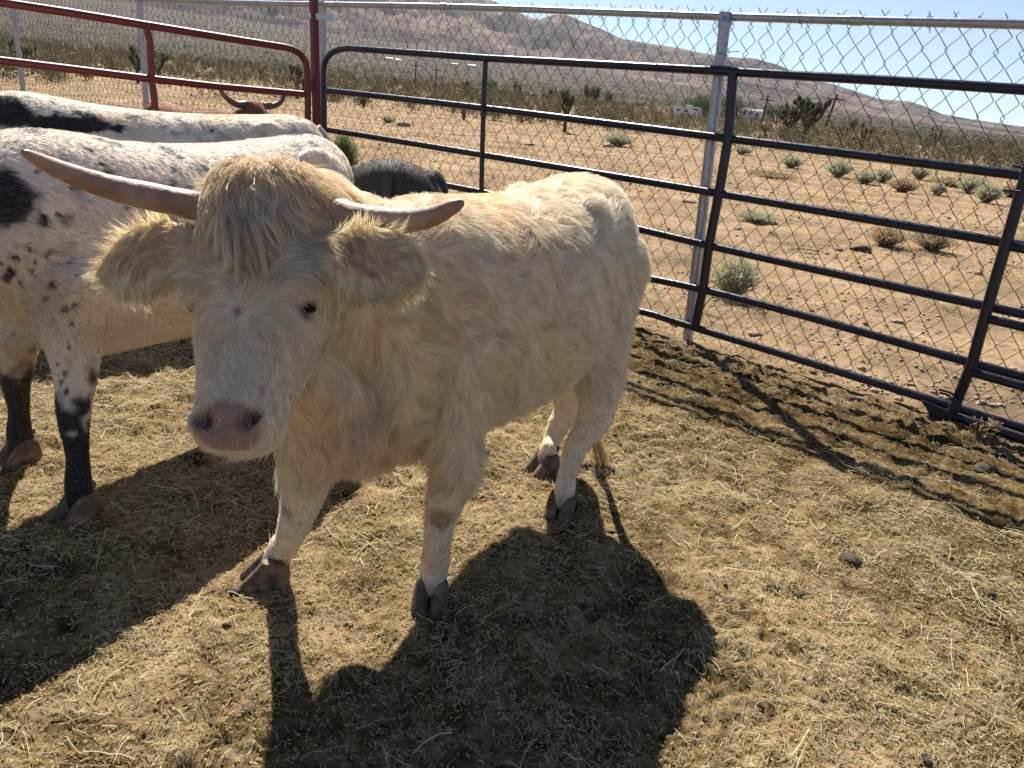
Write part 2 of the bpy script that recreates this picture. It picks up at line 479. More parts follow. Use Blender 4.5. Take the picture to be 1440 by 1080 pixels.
def mountain_mat():
    m, N, L = mat('mountain_rock')
    geo = nd(N, 'NewGeometry')
    def noise(sc, det=8, ro=0.65):
        n = nd(N, 'TexNoise', i_Scale=sc, i_Detail=det, i_Roughness=ro); L.new(geo.outputs['Position'], n.inputs['Vector']); return n.outputs[0]
    c = ramp(N, [(0.38, (0.05, 0.05, 0.055)), (0.47, (0.13, 0.107, 0.098)), (0.55, (0.24, 0.185, 0.155)), (0.66, (0.37, 0.295, 0.245))]); L.new(noise(0.0035, 14, 0.74), c.inputs[0])
    c2 = ramp(N, [(0.44, (0.38, 0.40, 0.42)), (0.54, (1, 1, 1))]); L.new(noise(0.03, 9, 0.85), c2.inputs[0])
    mx = N.new('ShaderNodeMix'); mx.data_type = 'RGBA'; mx.blend_type = 'MULTIPLY'; mx.inputs[0].default_value = 0.8
    L.new(c.outputs[0], mx.inputs[6]); L.new(c2.outputs[0], mx.inputs[7])
    b = nd(N, 'BsdfPrincipled', i_Roughness=1.0); b.inputs['Specular IOR Level'].default_value = 0.0
    L.new(mx.outputs[2], b.inputs['Base Color'])
    bp = nd(N, 'Bump', i_Strength=1.0, i_Distance=25); L.new(noise(0.012, 12, 0.7), bp.inputs['Height']); L.new(bp.outputs[0], b.inputs['Normal'])
    o = nd(N, 'OutputMaterial'); L.new(b.outputs[0], o.inputs[0])
    return m

build_ground()

# ------------------------------------------------------------------ haze
hz = MB(); hz.box((0, 0, 390), (6700, 0, 0), (0, 6700, 0), (0, 0, 410))
hzo = hz.build('haze', None, None, False)
hm, N, L = mat('pale_air')
pv = nd(N, 'VolumePrincipled', i_Density=0.00005, i_Anisotropy=0.3)
pv.inputs['Color'].default_value = (0.80, 0.87, 1.0, 1)
o_ = nd(N, 'OutputMaterial'); L.new(pv.outputs[0], o_.inputs['Volume'])
hzo.data.materials.append(hm); tag(hzo, kind='stuff')

# ------------------------------------------------------------------ hair / strands as real curves
def strands(name, P, rad, C, m, parent=None):
    """P (n,k,3) points, rad (n,k) radii, C (n,3) colours"""
    n, k, _ = P.shape
    hc = bpy.data.hair_curves.new(name)
    hc.add_curves([k] * n)
    hc.position_data.foreach_set('vector', np.ascontiguousarray(P, np.float32).ravel())
    a = hc.attributes.get('radius') or hc.attributes.new('radius', 'FLOAT', 'POINT')
    a.data.foreach_set('value', np.ascontiguousarray(rad, np.float32).ravel())
    set_col(hc, 'coat', C, 'CURVE')
    hc.materials.append(m)
    return link(name, hc, parent)

def sample(me, n, weight=None, seed=1):
    rng = np.random.default_rng(seed)
    me.calc_loop_triangles()
    T = np.empty(len(me.loop_triangles) * 3, np.int32); me.loop_triangles.foreach_get('vertices', T); T = T.reshape(-1, 3)
    V = np.empty(len(me.vertices) * 3, np.float32); me.vertices.foreach_get('co', V); V = V.reshape(-1, 3).astype(float)
    NV = np.empty(len(me.vertices) * 3, np.float32); me.vertex_normals.foreach_get('vector', NV); NV = NV.reshape(-1, 3).astype(float)
    a, b, c = V[T[:, 0]], V[T[:, 1]], V[T[:, 2]]
    ar = np.linalg.norm(np.cross(b - a, c - a), axis=1)
    if weight is not None: ar = ar * weight((a + b + c) / 3)
    cdf = np.cumsum(ar); cdf /= cdf[-1]
    t = np.searchsorted(cdf, rng.random(n)); t = np.clip(t, 0, len(T) - 1)
    u = rng.random(n); v = rng.random(n); s = u + v > 1; u[s] = 1 - u[s]; v[s] = 1 - v[s]
    w = 1 - u - v
    P = a[t] * w[:, None] + b[t] * u[:, None] + c[t] * v[:, None]
    Nn = nz(NV[T[t, 0]] * w[:, None] + NV[T[t, 1]] * u[:, None] + NV[T[t, 2]] * v[:, None])
    return P, Nn

def fur(parent, me, n, length, flow, colour, rad=0.0005, weight=None, k=6, lift=0.35, cell=0.02, clump=0.6, wave=0.35, wscale=25, droop=0.25, seed=1, m=None, name='coat', lock=.14, liftf=None, vary=.16, clumpf=None):
    P, Nn = sample(me, n, weight, seed)
    rng = np.random.default_rng(seed + 5)
    ln = length(P, Nn) * rng.uniform(0.55, 1.15, n)
    fl = flow(P, Nn)
    fl = nz(fl - Nn * np.sum(fl * Nn, 1, keepdims=True))
    bi = np.cross(Nn, fl)
    w1 = (fbm3(P * wscale, 3, 2) - 0.5) * 2 * wave * 2.2
    w0 = (fbm3(P * wscale * 0.3, 9, 2) - 0.5) * 2 * wave * 1.6
    d = nz(fl + bi * (w1 + w0 + rng.normal(0, 0.12, n))[:, None])
    lf = lift * (0.6 + 0.9 * fbm3(P * wscale * 0.6, 17, 2)) * rng.uniform(0.6, 1.4, n)
    if liftf is not None: lf = lf * liftf(P)
    pts = np.empty((n, k, 3))
    pts[:, 0] = P - Nn * 0.002
    _, cp = worley3(P / cell, 5)
    tc = cp * cell - P; tc -= Nn * np.sum(tc * Nn, 1, keepdims=True)
    cur = P.copy()
    step = (ln / (k - 1))[:, None]
    cf = clumpf(P)[:, None] if clumpf is not None else 1.0
    base = [pts[:, 0].copy()]
    curl = (rng.normal(0, 1, n) * 0.25 + w1)
    for i in range(1, k):
        t = i / (k - 1)
        dd = nz(d + Nn * (lf * (1.25 - 1.1 * t))[:, None] + bi * (curl * 0.8 * t * t)[:, None] + np.array([0, 0, -droop]) * t)
        cur = cur + dd * step
        base.append(cur.copy())
    for i in range(1, k):
        t = i / (k - 1)
        cl = clump * t ** 1.2 * cf
        pts[:, i] = base[i] + tc * cl
    t = np.linspace(0, 1, k)
    rr = rad * (1 - 0.85 * t ** 1.5)[None, :] * rng.uniform(0.7, 1.3, n)[:, None]
    hid = np.sin(cp @ np.array([12.9898, 78.233, 37.719])) * 43758.5; hid = hid - np.floor(hid)
    if callable(lock): lock = lock(P)
    C = colour(P) * (rng.uniform(1 - 1.6 * vary, 1 + .9 * vary, n) * (1 + lock * (hid * 2 - 1)))[:, None]
    return strands(name, pts, rr, np.clip(C, 0, 0.95), m or M['fur'], parent)

# ------------------------------------------------------------------ flesh: overlapping lofts fused into one surface
def cat_interp(K, n):
    """smooth interpolation of key rows K to n rows (Catmull-Rom)"""
    K = np.asarray(K, float); m = len(K)
    t = np.linspace(0, m - 1, n); i = np.clip(np.floor(t).astype(int), 0, m - 2); f = (t - i)[:, None]
    g = lambda q: K[np.clip(q, 0, m - 1)]
    p0, p1, p2, p3 = g(i - 1), g(i), g(i + 1), g(i + 2)
    return 0.5 * (2 * p1 + (p2 - p0) * f + (2 * p0 - 5 * p1 + 4 * p2 - p3) * f ** 2 + (3 * p1 - p0 - 3 * p2 + p3) * f ** 3)

def loft(mb, rows, n=28, steps=None, ex=2.0):
    """rows: (centre xyz, half axis A xyz, half axis B xyz)"""
    K = cat_interp([np.concatenate(r) for r in rows], steps or len(rows) * 4)
    th = np.arange(n) * 2 * math.pi / n
    c = np.sign(np.cos(th)) * np.abs(np.cos(th)) ** (2 / ex); s = np.sign(np.sin(th)) * np.abs(np.sin(th)) ** (2 / ex)
    V = []
    for q in K:
        V.append(q[:3] + c[:, None] * q[3:6] + s[:, None] * q[6:9])
    V = np.concatenate(V); Fs = []; m = len(K)
    for i in range(m - 1):
        for j in range(n):
            k = (j + 1) % n
            Fs.append((i * n + j, (i + 1) * n + j, (i + 1) * n + k, i * n + k))
    Fs.append(tuple(range(n))); Fs.append(tuple((m - 1) * n + j for j in range(n))[::-1])
    mb.add(V, Fs)

def limb(mb, pts, rads, flat=1.0, side=(1, 0, 0), n=16):
    """tapered limb through joints; flat scales the radius along 'side'"""
    K = cat_interp([np.concatenate([np.asarray(p, float), [r]]) for p, r in zip(pts, rads)], len(pts) * 4)
    T = nz(np.gradient(K[:, :3], axis=0)); rows = []
    side = np.asarray(side, float)
    for q, t in zip(K, T):
        a = nz(side - t * (side @ t)); b = np.cross(t, a)
        rows.append((q[:3], a * q[3] * flat, b * q[3]))
    # rounded ends
    loft(mb, rows, n, len(rows))
    for e in (0, -1): ball(mb, K[e, :3], K[e, 3] * 0.98)

def ball(mb, c, r, ax=None, n=14):
    c = np.asarray(c, float); r = np.broadcast_to(np.asarray(r, float), (3,))
    ax = np.eye(3) if ax is None else np.asarray(ax)
    V = [c + ax[2] * r[2]]; Fs = []
    for i in range(1, n // 2):
        ph = math.pi * i / (n // 2)
        for j in range(n):
            th = 2 * math.pi * j / n
            V.append(c + ax[0] * r[0] * math.sin(ph) * math.cos(th) + ax[1] * r[1] * math.sin(ph) * math.sin(th) + ax[2] * r[2] * math.cos(ph))
    V.append(c - ax[2] * r[2]); m = n // 2 - 1
    for j in range(n):
        Fs.append((0, 1 + j, 1 + (j + 1) % n)); Fs.append((len(V) - 1, 1 + (m - 1) * n + (j + 1) % n, 1 + (m - 1) * n + j))
        for i in range(m - 1):
            a = 1 + i * n + j; b = 1 + i * n + (j + 1) % n
            Fs.append((a, a + n, b + n, b))
    mb.add(V, Fs)

def fuse(mb, name, voxel=0.01, smooth_it=6):
    me = bpy.data.meshes.new(name); me.from_pydata(mb.v, [], mb.f); me.update()
    import bmesh
    bm = bmesh.new(); bm.from_mesh(me); bmesh.ops.recalc_face_normals(bm, faces=bm.faces); bm.to_mesh(me); bm.free()
    o = bpy.data.objects.new('tmp', me); COL.objects.link(o)
    r = o.modifiers.new('r', 'REMESH'); r.mode = 'VOXEL'; r.voxel_size = voxel; r.use_smooth_shade = True
    s = o.modifiers.new('s', 'SMOOTH'); s.factor = 0.5; s.iterations = smooth_it
    dg = bpy.context.evaluated_depsgraph_get(); dg.update()
    out = bpy.data.meshes.new_from_object(o.evaluated_get(dg)); out.name = name
    bpy.data.objects.remove(o); bpy.data.meshes.remove(me)
    out.materials.clear()
    out.polygons.foreach_set('use_smooth', np.ones(len(out.polygons), bool))
    return out

def verts(me):
    V = np.empty(len(me.vertices) * 3, np.float32); me.vertices.foreach_get('co', V); return V.reshape(-1, 3).astype(float)

def hoof(parent, pos, fwd, s=1.0, spread=0.5):
    """cloven hoof: two claws, toes towards fwd; one part"""
    pos = np.asarray(pos, float); f = nz(np.array([fwd[0], fwd[1], 0.0])); l = np.array([f[1], -f[0], 0])
    mb = MB()
    for sd in (-1, 1):
        o = pos + l * sd * 0.021 * s
        ff = nz(f + l * sd * 0.10 * spread)
        rows = []
        for z, back, front, w in ((0.0, -0.045, 0.062, 0.020), (0.012, -0.045, 0.060, 0.021), (0.035, -0.042, 0.040, 0.020), (0.055, -0.036, 0.022, 0.018), (0.068, -0.028, 0.012, 0.014)):
            cx = (back + front) / 2
            rows.append((o + ff * cx * s + np.array([0, 0, z * s - 0.004]), ff * (front - back) / 2 * s, l * w * s))
        loft(mb, rows, 14, 12, 2.3)
    # dew claws
    for sd in (-1, 1):
        ball(mb, pos - f * 0.027 * s + l * sd * 0.017 * s + np.array([0, 0, 0.078 * s]), (0.010, 0.012, 0.015), n=8)
    return mb.build('hoof', M['hoof'], parent)

# ------------------------------------------------------------------ cattle
class Frame:
    """head frame: l sideways, a from poll to muzzle, n out of the forehead"""
    def __init__(s, P0, Lx, A, sc=1.0):
        s.P = np.asarray(P0, float); s.A = nz(A); s.L = nz(np.asarray(Lx, float) - s.A * (np.asarray(Lx, float) @ s.A)); s.s = sc
        s.N = np.cross(s.A, s.L)
    def p(s, l, a, n): return s.P + s.s * (s.L * l + s.A * a + s.N * n)
    def inv(s, V):
        d = (V - s.P) / s.s
        return d @ s.L, d @ s.A, d @ s.N

def ear_frame(H, s, drop, fwd):
    out = nz(H.L * s * 1.0 + H.A * drop + H.N * fwd); up = nz(-H.A - out * (-H.A @ out)); fc = np.cross(out, up)
    fc = fc * (1 if fc @ H.N > 0 else -1); fc = nz(fc + up * -0.15)
    return H.p(0.095 * s, 0.076 if s < 0 else 0.102, -0.055), out, up, fc

def head(mb, H, ears=True, ear_drop=0.25, ear_size=1.0, ear_fwd=0.0):
    k = H.s
    #        a      front  back   halfwidth
    prof = [(-0.055, -0.05, -0.10, 0.055), (-0.03, -0.022, -0.14, 0.085), (0.02, 0.0, -0.17, 0.104), (0.08, 0.008, -0.20, 0.114), (0.14, 0.008, -0.21, 0.120), (0.20, 0.003, -0.21, 0.118),
            (0.255, -0.002, -0.19, 0.106), (0.31, -0.004, -0.155, 0.088), (0.36, -0.002, -0.128, 0.077), (0.40, -0.002, -0.112, 0.076), (0.43, -0.010, -0.10, 0.072), (0.455, -0.03, -0.088, 0.054)]
    loft(mb, [(H.p(0, a, (f + b) / 2), H.L * w * k, H.N * (f - b) / 2 * k) for a, f, b, w in prof], 32, 44, 2.35)
    # jaw and cheeks, brow ridges, nostril pads, chin
    for s in (-1, 1):
        ball(mb, H.p(0.066 * s, 0.21, -0.125), (0.038 * k, 0.07 * k, 0.06 * k), [H.L, H.A, H.N])
        ball(mb, H.p(0.090 * s, 0.172, -0.030), (0.027 * k, 0.034 * k, 0.026 * k), [H.L, H.A, H.N])
        ball(mb, H.p(0.042 * s, 0.412, -0.022), (0.029 * k, 0.028 * k, 0.024 * k), [H.L, H.A, H.N])
        ball(mb, H.p(0.06 * s, -0.01, -0.05), (0.045 * k, 0.035 * k, 0.04 * k), [H.L, H.A, H.N])
    for s in (-1, 1): ball(mb, H.p(0.109 * s, 0.187, -0.042), (0.013 * k, 0.011 * k, 0.024 * k), [H.L, H.A, H.N])
    ball(mb, H.p(0, 0.425, -0.085), (0.042 * k, 0.03 * k, 0.025 * k), [H.L, H.A, H.N])
    if ears:
        for s in (-1, 1):
            base, out, up, fc = ear_frame(H, s, ear_drop, ear_fwd)
            rows = []
            for t, w, c in ((0, 0.020, 0.0), (0.15, 0.032, 0.002), (0.4, 0.052, 0.006), (0.65, 0.054, 0.004), (0.85, 0.040, -0.002), (1.0, 0.012, -0.008)):
                rows.append((base + out * (0.165 * t * ear_size * k) - up * 0.01 * t * k + fc * c * k, up * w * (ear_size * .5 + .68) * k, fc * 0.0125 * k * (1 + (1 - t))))
            loft(mb, rows, 20, 18)

def head_sculpt(V, H):
    """nostrils, mouth line, eye sockets and the hollow of the ears pressed into the fused surface"""
    l, a, n = H.inv(V); k = H.s
    for s in (-1, 1):
        d = np.sqrt(((l - 0.038 * s) / 0.017) ** 2 + ((a - 0.411 + 0.5 * (s * l - 0.038)) / 0.014) ** 2)
        m = np.exp(-d ** 2 * 0.9) * (n > -0.07)
        V = V - (H.N * 0.034 - H.L * s * 0.010)[None] * (m * k)[:, None]
        d2 = np.sqrt(((l - 0.112 * s) / 0.03) ** 2 + ((a - 0.209) / 0.013) ** 2 + ((n + 0.045) / 0.022) ** 2)
        V = V - (H.L * s * 0.017)[None] * (np.exp(-d2 ** 2) * k)[:, None]
    # mouth
    m = np.exp(-((n + 0.064) / 0.0045) ** 2) * (a > 0.33) * (np.abs(l) < 0.08)
    c = H.p(0, 0.38, -0.064)
    V = V - nz(V - c) * (m * 0.008 * k)[:, None]
    return V

def horn(parent, pts, r0, m=None, tip=0.003):
    n = 26
    K = cat_interp(pts, n)
    t = np.linspace(0, 1, n)
    rad = r0 * (1 - t) ** 0.62 * (1 + 0.03 * np.sin(t * 60)) + tip
    mb = MB(); mb.tube(K, rad, 18)
    return mb.build('horn', m or M['horn'], parent)

def eye(parent, H, s, lid=True):
    mb = MB()
    ball(mb, H.p(0.104 * s, 0.204, -0.044), np.array([0.0125, 0.0078, 0.020]) * H.s, [H.L, nz(H.A + H.N * .35), nz(H.N - H.A * .35)], 16)
    return mb.build('eye', M['eye'], parent)

def spots_col(P, base, dark, blobs, rag=0.35, rs=30):
    """coat colour: base with dark blobs (centre, radius)"""
    C = np.tile(np.asarray(base, float), (len(P), 1)) if np.ndim(base) == 1 else base.copy()
    nse0 = (fbm3(P * rs * 1.6, 77, 3) - 0.5) * 2
    for c, r in blobs:
        r = np.asarray(r) * (.62 if r[0] < .03 else .95); nse = nse0 * (rag * .03 / (r[0] + .03) + .09) * 1.6
        d = np.linalg.norm((P - np.asarray(c)) / np.asarray(r), axis=1)
        w = smooth(1.12, 0.9, d + nse)[:, None]
        C = C * (1 - w) + np.asarray(dark) * w
    return C

# ---- the cream calf-like cow in front
def cream_cow():
    root = empty('cow', (-0.1, 2.1, 0), 'shaggy cream cow with curved horns facing the camera in the middle of the pen', 'cow')
    ax = nz(np.array([0.45, 0.893, 0])); lat = np.array([ax[1], -ax[0], 0])       # lat: towards the right of the picture
    S = np.array([-0.382, 1.62, 0.0])
    mb = MB(); Z = np.array([0, 0, 1.0])
    tr = [(-0.02, .085, .89, .66, 0), (0.05, .135, .97, .52, 0), (0.13, .170, 1.03, .45, 0), (0.28, .200, 1.075, .43, .0), (0.55, .230, 1.06, .415, .0), (0.86, .252, 1.055, .405, 0), (1.08, .248, 1.075, .45, .0),
          (1.22, .224, 1.09, .55, -.0), (1.32, .182, 1.075, .66, -.01), (1.385, .12, 1.025, .75, -.015), (1.41, .05, .97, .84, -.015)]
    loft(mb, [(S + ax * t + lat * o + Z * (a + b) / 2, lat * w, Z * (a - b) / 2) for t, w, a, b, o in tr], 36, 50, 2.25)
    # hip and shoulder masses
    for s in (-1, 1):
        c = S + ax * 0.27 + lat * s * 0.12
        ball(mb, c + Z * 0.74, (0.085, 0.13, 0.24), [lat, ax, Z], 20)
        c = S + ax * 1.15 + lat * (s * 0.125)
        ball(mb, c + Z * 0.80, (0.09, 0.16, 0.24), [lat, ax, Z], 20)
        ball(mb, S + ax * 1.02 + lat * s * 0.12 + Z * 1.01, (0.05, 0.09, 0.045), [lat, ax, Z], 12)
    # head
    H = Frame((-0.482, 1.372, 1.134), (0.972, -0.20, -0.01), (0.032, -0.255, -0.335), 0.995)
    ED, EF, ES = 0.20, 0.05, 1.25
    head(mb, H, ear_drop=ED, ear_size=ES, ear_fwd=EF)
    EARS = [ear_frame(H, q, ED, EF) for q in (-1, 1)]
    def ear_uv(P):
        T = np.full(len(P), -9.0); Vv = np.full(len(P), 9.0); W_ = np.full(len(P), 9.0); O_ = np.zeros((len(P), 3)); U_ = np.zeros((len(P), 3))
        for b_, o_, u_, f_ in EARS:
            d = P - b_; t = d @ o_ / (.165 * ES); v = d @ u_; w = d @ f_
            m = (t > .12) & (t < 1.35) & (np.abs(v) < .095) & (np.abs(w) < .05)
            T[m] = t[m]; Vv[m] = v[m]; W_[m] = w[m]; O_[m] = o_; U_[m] = u_
        return T, Vv, W_, O_, U_
    # neck
    nk = [(H.p(0, 0.06, -0.11), .095, .085), (np.array([-0.462, 1.50, 1.03]), .115, .14), (np.array([-0.42, 1.60, 0.93]), .145, .20), (np.array([-0.35, 1.72, 0.85]), .165, .24)]
    nd_ = nz(np.array([.3, .8, -.5])); rows = []
    for c, w, h in nk:
        b = nz(Z - nd_ * nd_[2]); a = np.cross(nd_, b); rows.append((c, a * w, b * h))
    loft(mb, rows, 28, 20)
    ball(mb, (-0.45, 1.74, 0.56), (0.10, 0.13, 0.13), n=16)
    loft(mb, [(H.p(0, 0.16, -0.16), H.L * .05, H.N * .05), (np.array([-.44, 1.43, .80]), H.L * .075, np.array([0, .07, .03])), (np.array([-.40, 1.56, .68]), H.L * .10, np.array([0, .09, .05]))], 18, 12)
    ball(mb, (-0.385, 1.62, 0.60), (0.12, 0.11, 0.12), n=18)
    ball(mb, (-0.375, 1.80, 0.53), (0.15, 0.16, 0.135), n=18)
    # legs
    g = lambda x, y: float(gh(np.array([x]), np.array([y]))[0])
    hA = np.array([*hxy(605, 848), 0]); hB = np.array([*hxy(390, 815), 0]); hC = np.array([*hxy(787, 722), 0]); hD = np.array([*hxy(765, 662), 0])
    for h in (hA, hB, hC, hD): h[2] = 0.0
    limb(mb, [(-0.155, 1.80, .74), (-0.145, 1.755, .56), at(640, 660, 1.73), at(622, 716, 1.715), at(614, 765, 1.72), hA + [0.004, 0.02, .115], hA + [0, 0.01, .05]], [.11, .083, .060, .044, .032, .038, .036], 1.0, lat)
    limb(mb, [(-0.40, 1.68, .68), (-0.445, 1.66, .54), at(432, 660, 1.67), at(425, 700, 1.69), at(407, 755, 1.72), hB + [0.012, 0.01, .10], hB + [-.015, 0, .045]], [.11, .084, .062, .050, .034, .038, .034], 1.0, lat)
    limb(mb, [(0.275, 2.60, .82), (0.275, 2.53, .66), at(840, 575, 2.46), at(812, 625, 2.43), at(797, 668, 2.38), hC + [0.01, 0.02, .10], hC + [0, 0, .05]], [.14, .105, .062, .040, .030, .035, .033], 1.0, lat)
    limb(mb, [(0.06, 2.72, .82), (0.09, 2.66, .62), at(800, 560, 2.74), at(784, 600, 2.74), at(772, 630, 2.70), hD + [0.015, 0.02, .10], hD + [0, 0, .05]], [.14, .10, .06, .040, .030, .035, .033], 1.0, lat)
    me = fuse(mb, 'body', 0.0085, 5)
    V = head_sculpt(verts(me), H)
    me.vertices.foreach_set('co', V.astype(np.float32).ravel()); me.update()

    legs = [hA, hB, hC, hD]
    def colour(P):
        l, a, n = H.inv(P); z = P[:, 2]
        base = np.tile([0.96, 0.79, 0.585], (len(P), 1))
        nse = fbm3(P * 7, 5, 3)[:, None]
        C = base * (1 - nse * 0.0) + (nse - 0.5) * np.array([0.16, 0.22, 0.26])
        tt = (P - S) @ ax
        rump = smooth(0.45, 1.0, tt)[:, None]
        C = C * (1 - rump * 0.75) + np.array([0.96, 0.87, 0.70]) * rump * 0.75
        inh = smooth(-0.26, -0.20, n) * (a > -0.1) * (np.abs(l) < 0.125) * (a < 0.5)
        fz = (inh * smooth(0.12, 0.26, a))[:, None]
        C = C * (1 - fz) + np.array([0.96, 0.82, 0.635]) * fz
        top = (inh * smooth(0.06, -0.04, a))[:, None]
        C = C * (1 - top) + np.array([0.86, 0.70, 0.46]) * top
        T, Vv, W_, _, _ = ear_uv(P)
        ear = (smooth(.12, .3, T))[:, None]
        inner = (smooth(1.0, .45, np.hypot((T - .52) / .46, Vv / .052)) * (W_ > -.006))[:, None]
        ce = np.array([0.98, 0.80, 0.52]) * (1 - inner) + np.array([0.72, 0.48, 0.27]) * inner
        C = C * (1 - ear) + ce * ear
        # brisket gold and knee stains
        br = smooth(0.16, 0.05, np.linalg.norm(P - np.array([-0.33, 1.55, 0.62]), axis=1))[:, None]
        C = C * (1 - br * 0.5) + np.array([0.70, 0.50, 0.33]) * br * 0.5
        lg = smooth(0.42, 0.30, z)[:, None] * (tt < 1.4)[:, None]
        C = C * (1 - lg * 0.7) + np.array([0.90, 0.79, 0.64]) * lg * 0.7
        for kp, r in ((at(620, 728, 1.68), .04), (at(412, 712, 1.67), .035), (at(390, 790, 1.72), .03)):
            w = smooth(r, r * 0.5, np.linalg.norm(P - kp, axis=1))[:, None]
            C = C * (1 - w * .8) + np.array([0.42, 0.26, 0.11]) * w * .8
        for hh in legs:
            w = (smooth(.16, .05, np.linalg.norm(P[:, :2] - hh[:2], axis=1)) * smooth(.10, .05, z))[:, None]
            C = C * (1 - w * .7) + np.array([0.30, 0.21, 0.12]) * w * .7
        for s in (-1, 1):
            w = smooth(1.15, .6, np.sqrt(((l - .105 * s) / .025) ** 2 + ((a - .212) / .018) ** 2 + ((n + .040) / .024) ** 2))[:, None]
            C = C * (1 - w * .8) + np.array([0.16, 0.10, 0.075]) * w * .8
        return np.clip(C, 0.03, 0.97)
    def nose_mask(P):
        l, a, n = H.inv(P)
        e = np.sqrt((l / 0.064) ** 2 + ((a - 0.422) / 0.040) ** 2)
        return smooth(1.15, 0.85, e) * (n > -0.062) * (n < 0.05)
    def skin(P):
        C = colour(P) * 0.82
        m = nose_mask(P)[:, None]; l, a, n = H.inv(P)
        nosec = np.array([0.30, 0.195, 0.148]) + (fbm3(P * 60, 3, 3)[:, None] - 0.5) * np.array([0.16, 0.13, 0.12])
        C = C * (1 - m) + nosec * m
        for s in (-1, 1):
            d = np.sqrt(((l - 0.038 * s) / 0.016) ** 2 + ((a - 0.411 + 0.5 * (s * l - 0.038)) / 0.013) ** 2)
            w = (np.exp(-d ** 2) * (n > -0.08) * (n < .05))[:, None]
            C = C * (1 - w) + np.array([0.07, 0.03, 0.028]) * w
            d = np.sqrt(((l - 0.106 * s) / 0.03) ** 2 + ((a - 0.202) / 0.026) ** 2 + ((n + 0.040) / 0.026) ** 2)
            w = smooth(1.2, 0.7, d)[:, None]
            C = C * (1 - w) + np.array([0.10, 0.055, 0.05]) * w
        w = (np.exp(-((n + 0.066) / 0.004) ** 2) * (a > 0.36) * (np.abs(l) < 0.05))[:, None]
        C = C * (1 - w * .7) + np.array([0.14, 0.07, 0.06]) * w * .7
        w = (smooth(.016, .004, np.hypot(l, a - .23)) * (n > -.05) * (n < .05))[:, None]
        return C * (1 - w) + np.array([0.22, 0.16, 0.12]) * w
    set_col(me, 'coat', skin(V))
    body = link('body', me, root, M['skin'])

    def regions(P):
        l, a, n = H.inv(P)
        inh = (a > -0.10) & (a < 0.5) & (np.abs(l) < 0.124) & (n > -0.25) & (P[:, 1] < 1.56)
        ear = ear_uv(P)[0] > .15; inh = inh & ~ear
        return l, a, n, inh, ear
    def flow(P, Nn):
        l, a, n, inh, ear = regions(P)
        t = (P - S) @ ax
        # body: backwards and down
        f = ax[None] * (0.9 + 0 * t[:, None]) + Z[None] * -(0.35 + 0.5 * smooth(1.05, 0.6, P[:, 2]))[:, None]
        frontal = smooth(0.12, -0.02, t)[:, None]
        f = f * (1 - frontal) + np.array([0.25, 0.1, -1.0]) * frontal
        rear = smooth(1.1, 1.25, t)[:, None]
        f = f * (1 - rear) + np.array([0.1, 0.1, -1.0]) * rear
        lo = smooth(0.50, 0.40, P[:, 2])[:, None]
        f = f * (1 - lo) + np.array([0.05, 0.12, -1.0]) * lo
        # head: out of the whorl, up and sideways above, straight down below
        rl = l; ra = a - 0.23
        up = smooth(0.0, -0.10, ra)
        rr_ = np.hypot(rl, ra) + 1e-4
        fl = rl / rr_ * (1 + .4 * up); fa = ra / rr_
        fa = fa + smooth(0.05, 0.10, np.abs(l)) * 0.5
        dn = smooth(0.02, 0.08, ra); fa = fa + dn * 1.2
        fh = H.L[None] * fl[:, None] + H.A[None] * fa[:, None]
        crown = smooth(0.03, -0.02, a)[:, None]
        fh = fh * (1 - crown) + (H.L[None] * (np.sign(l) * 0.9)[:, None] + H.A[None] * 0.55 + H.N[None] * 0.2) * crown
        f[inh] = fh[inh]
        T, Vv, W_, O_, U_ = ear_uv(P)
        fe = O_ * .8 + U_ * (np.clip(Vv, -.1, .1) * 16)[:, None] + np.array([0, 0, -.15])
        f[ear] = fe[ear]
        return f
    def length(P, Nn):
        l, a, n, inh, ear = regions(P)
        t = (P - S) @ ax; z = P[:, 2]
        L_ = np.full(len(P), 0.050)
        L_ = L_ + 0.012 * smooth(0.65, 0.45, z) * (z > 0.40)
        L_ = np.where(z < 0.42, 0.020, L_); L_ = np.where(z < 0.14, 0.013, L_)
        hl = np.interp(a, [-0.1, -0.05, 0.0, 0.08, 0.16, 0.22, 0.28, 0.36, 0.45], [0.055, 0.060, 0.062, 0.062, 0.048, 0.030, 0.022, 0.015, 0.013])
        L_[inh] = hl[inh]
        cheek = inh & (n < -0.09); L_[cheek] = 0.026
        T, Vv, W_, _, _ = ear_uv(P)
        el = 0.018 + 0.022 * smooth(.5, 1.0, np.hypot((T - .45) / .5, Vv / .055))
        L_[ear] = el[ear]
        # keep the eyes open
        for s in (-1, 1):
            d = np.linalg.norm((P - H.p(0.112 * s, 0.206, -0.044)), axis=1)
            L_ = L_ * (0.22 + 0.78 * smooth(0.016, 0.045, d))
        return L_
    def weight(Pc):
        l, a, n, inh, ear = regions(Pc)
        w = np.ones(len(Pc))
        w[inh] = 3.4; w[ear] = 3.6
        w *= 1 - nose_mask(Pc) * 0.995
        for s in (-1, 1):
            d = np.linalg.norm((Pc - H.p(0.112 * s, 0.206, -0.044)), axis=1)
            w *= smooth(0.008, 0.015, d)
        w[Pc[:, 2] < 0.055] = 0
        return w
    fur(body, me, 240000, length, flow, colour, rad=0.00042, weight=weight, lift=0.40, cell=0.017, clump=0.72, wave=0.75, wscale=15, droop=0.35, seed=3, lock=lambda P: np.where(regions(P)[3] & (regions(P)[1] > .2), .09, .24), liftf=lambda P: np.where(regions(P)[4], .42, 1.0), vary=.24, clumpf=lambda P: np.where(regions(P)[3] & (regions(P)[1] > .15), .3, 1.0))
    # forelock: wavy locks lying over the crown and the brow
    rng = np.random.default_rng(31); NL, NH, KP = 440, 52, 13
    t = np.linspace(0, 1, KP)
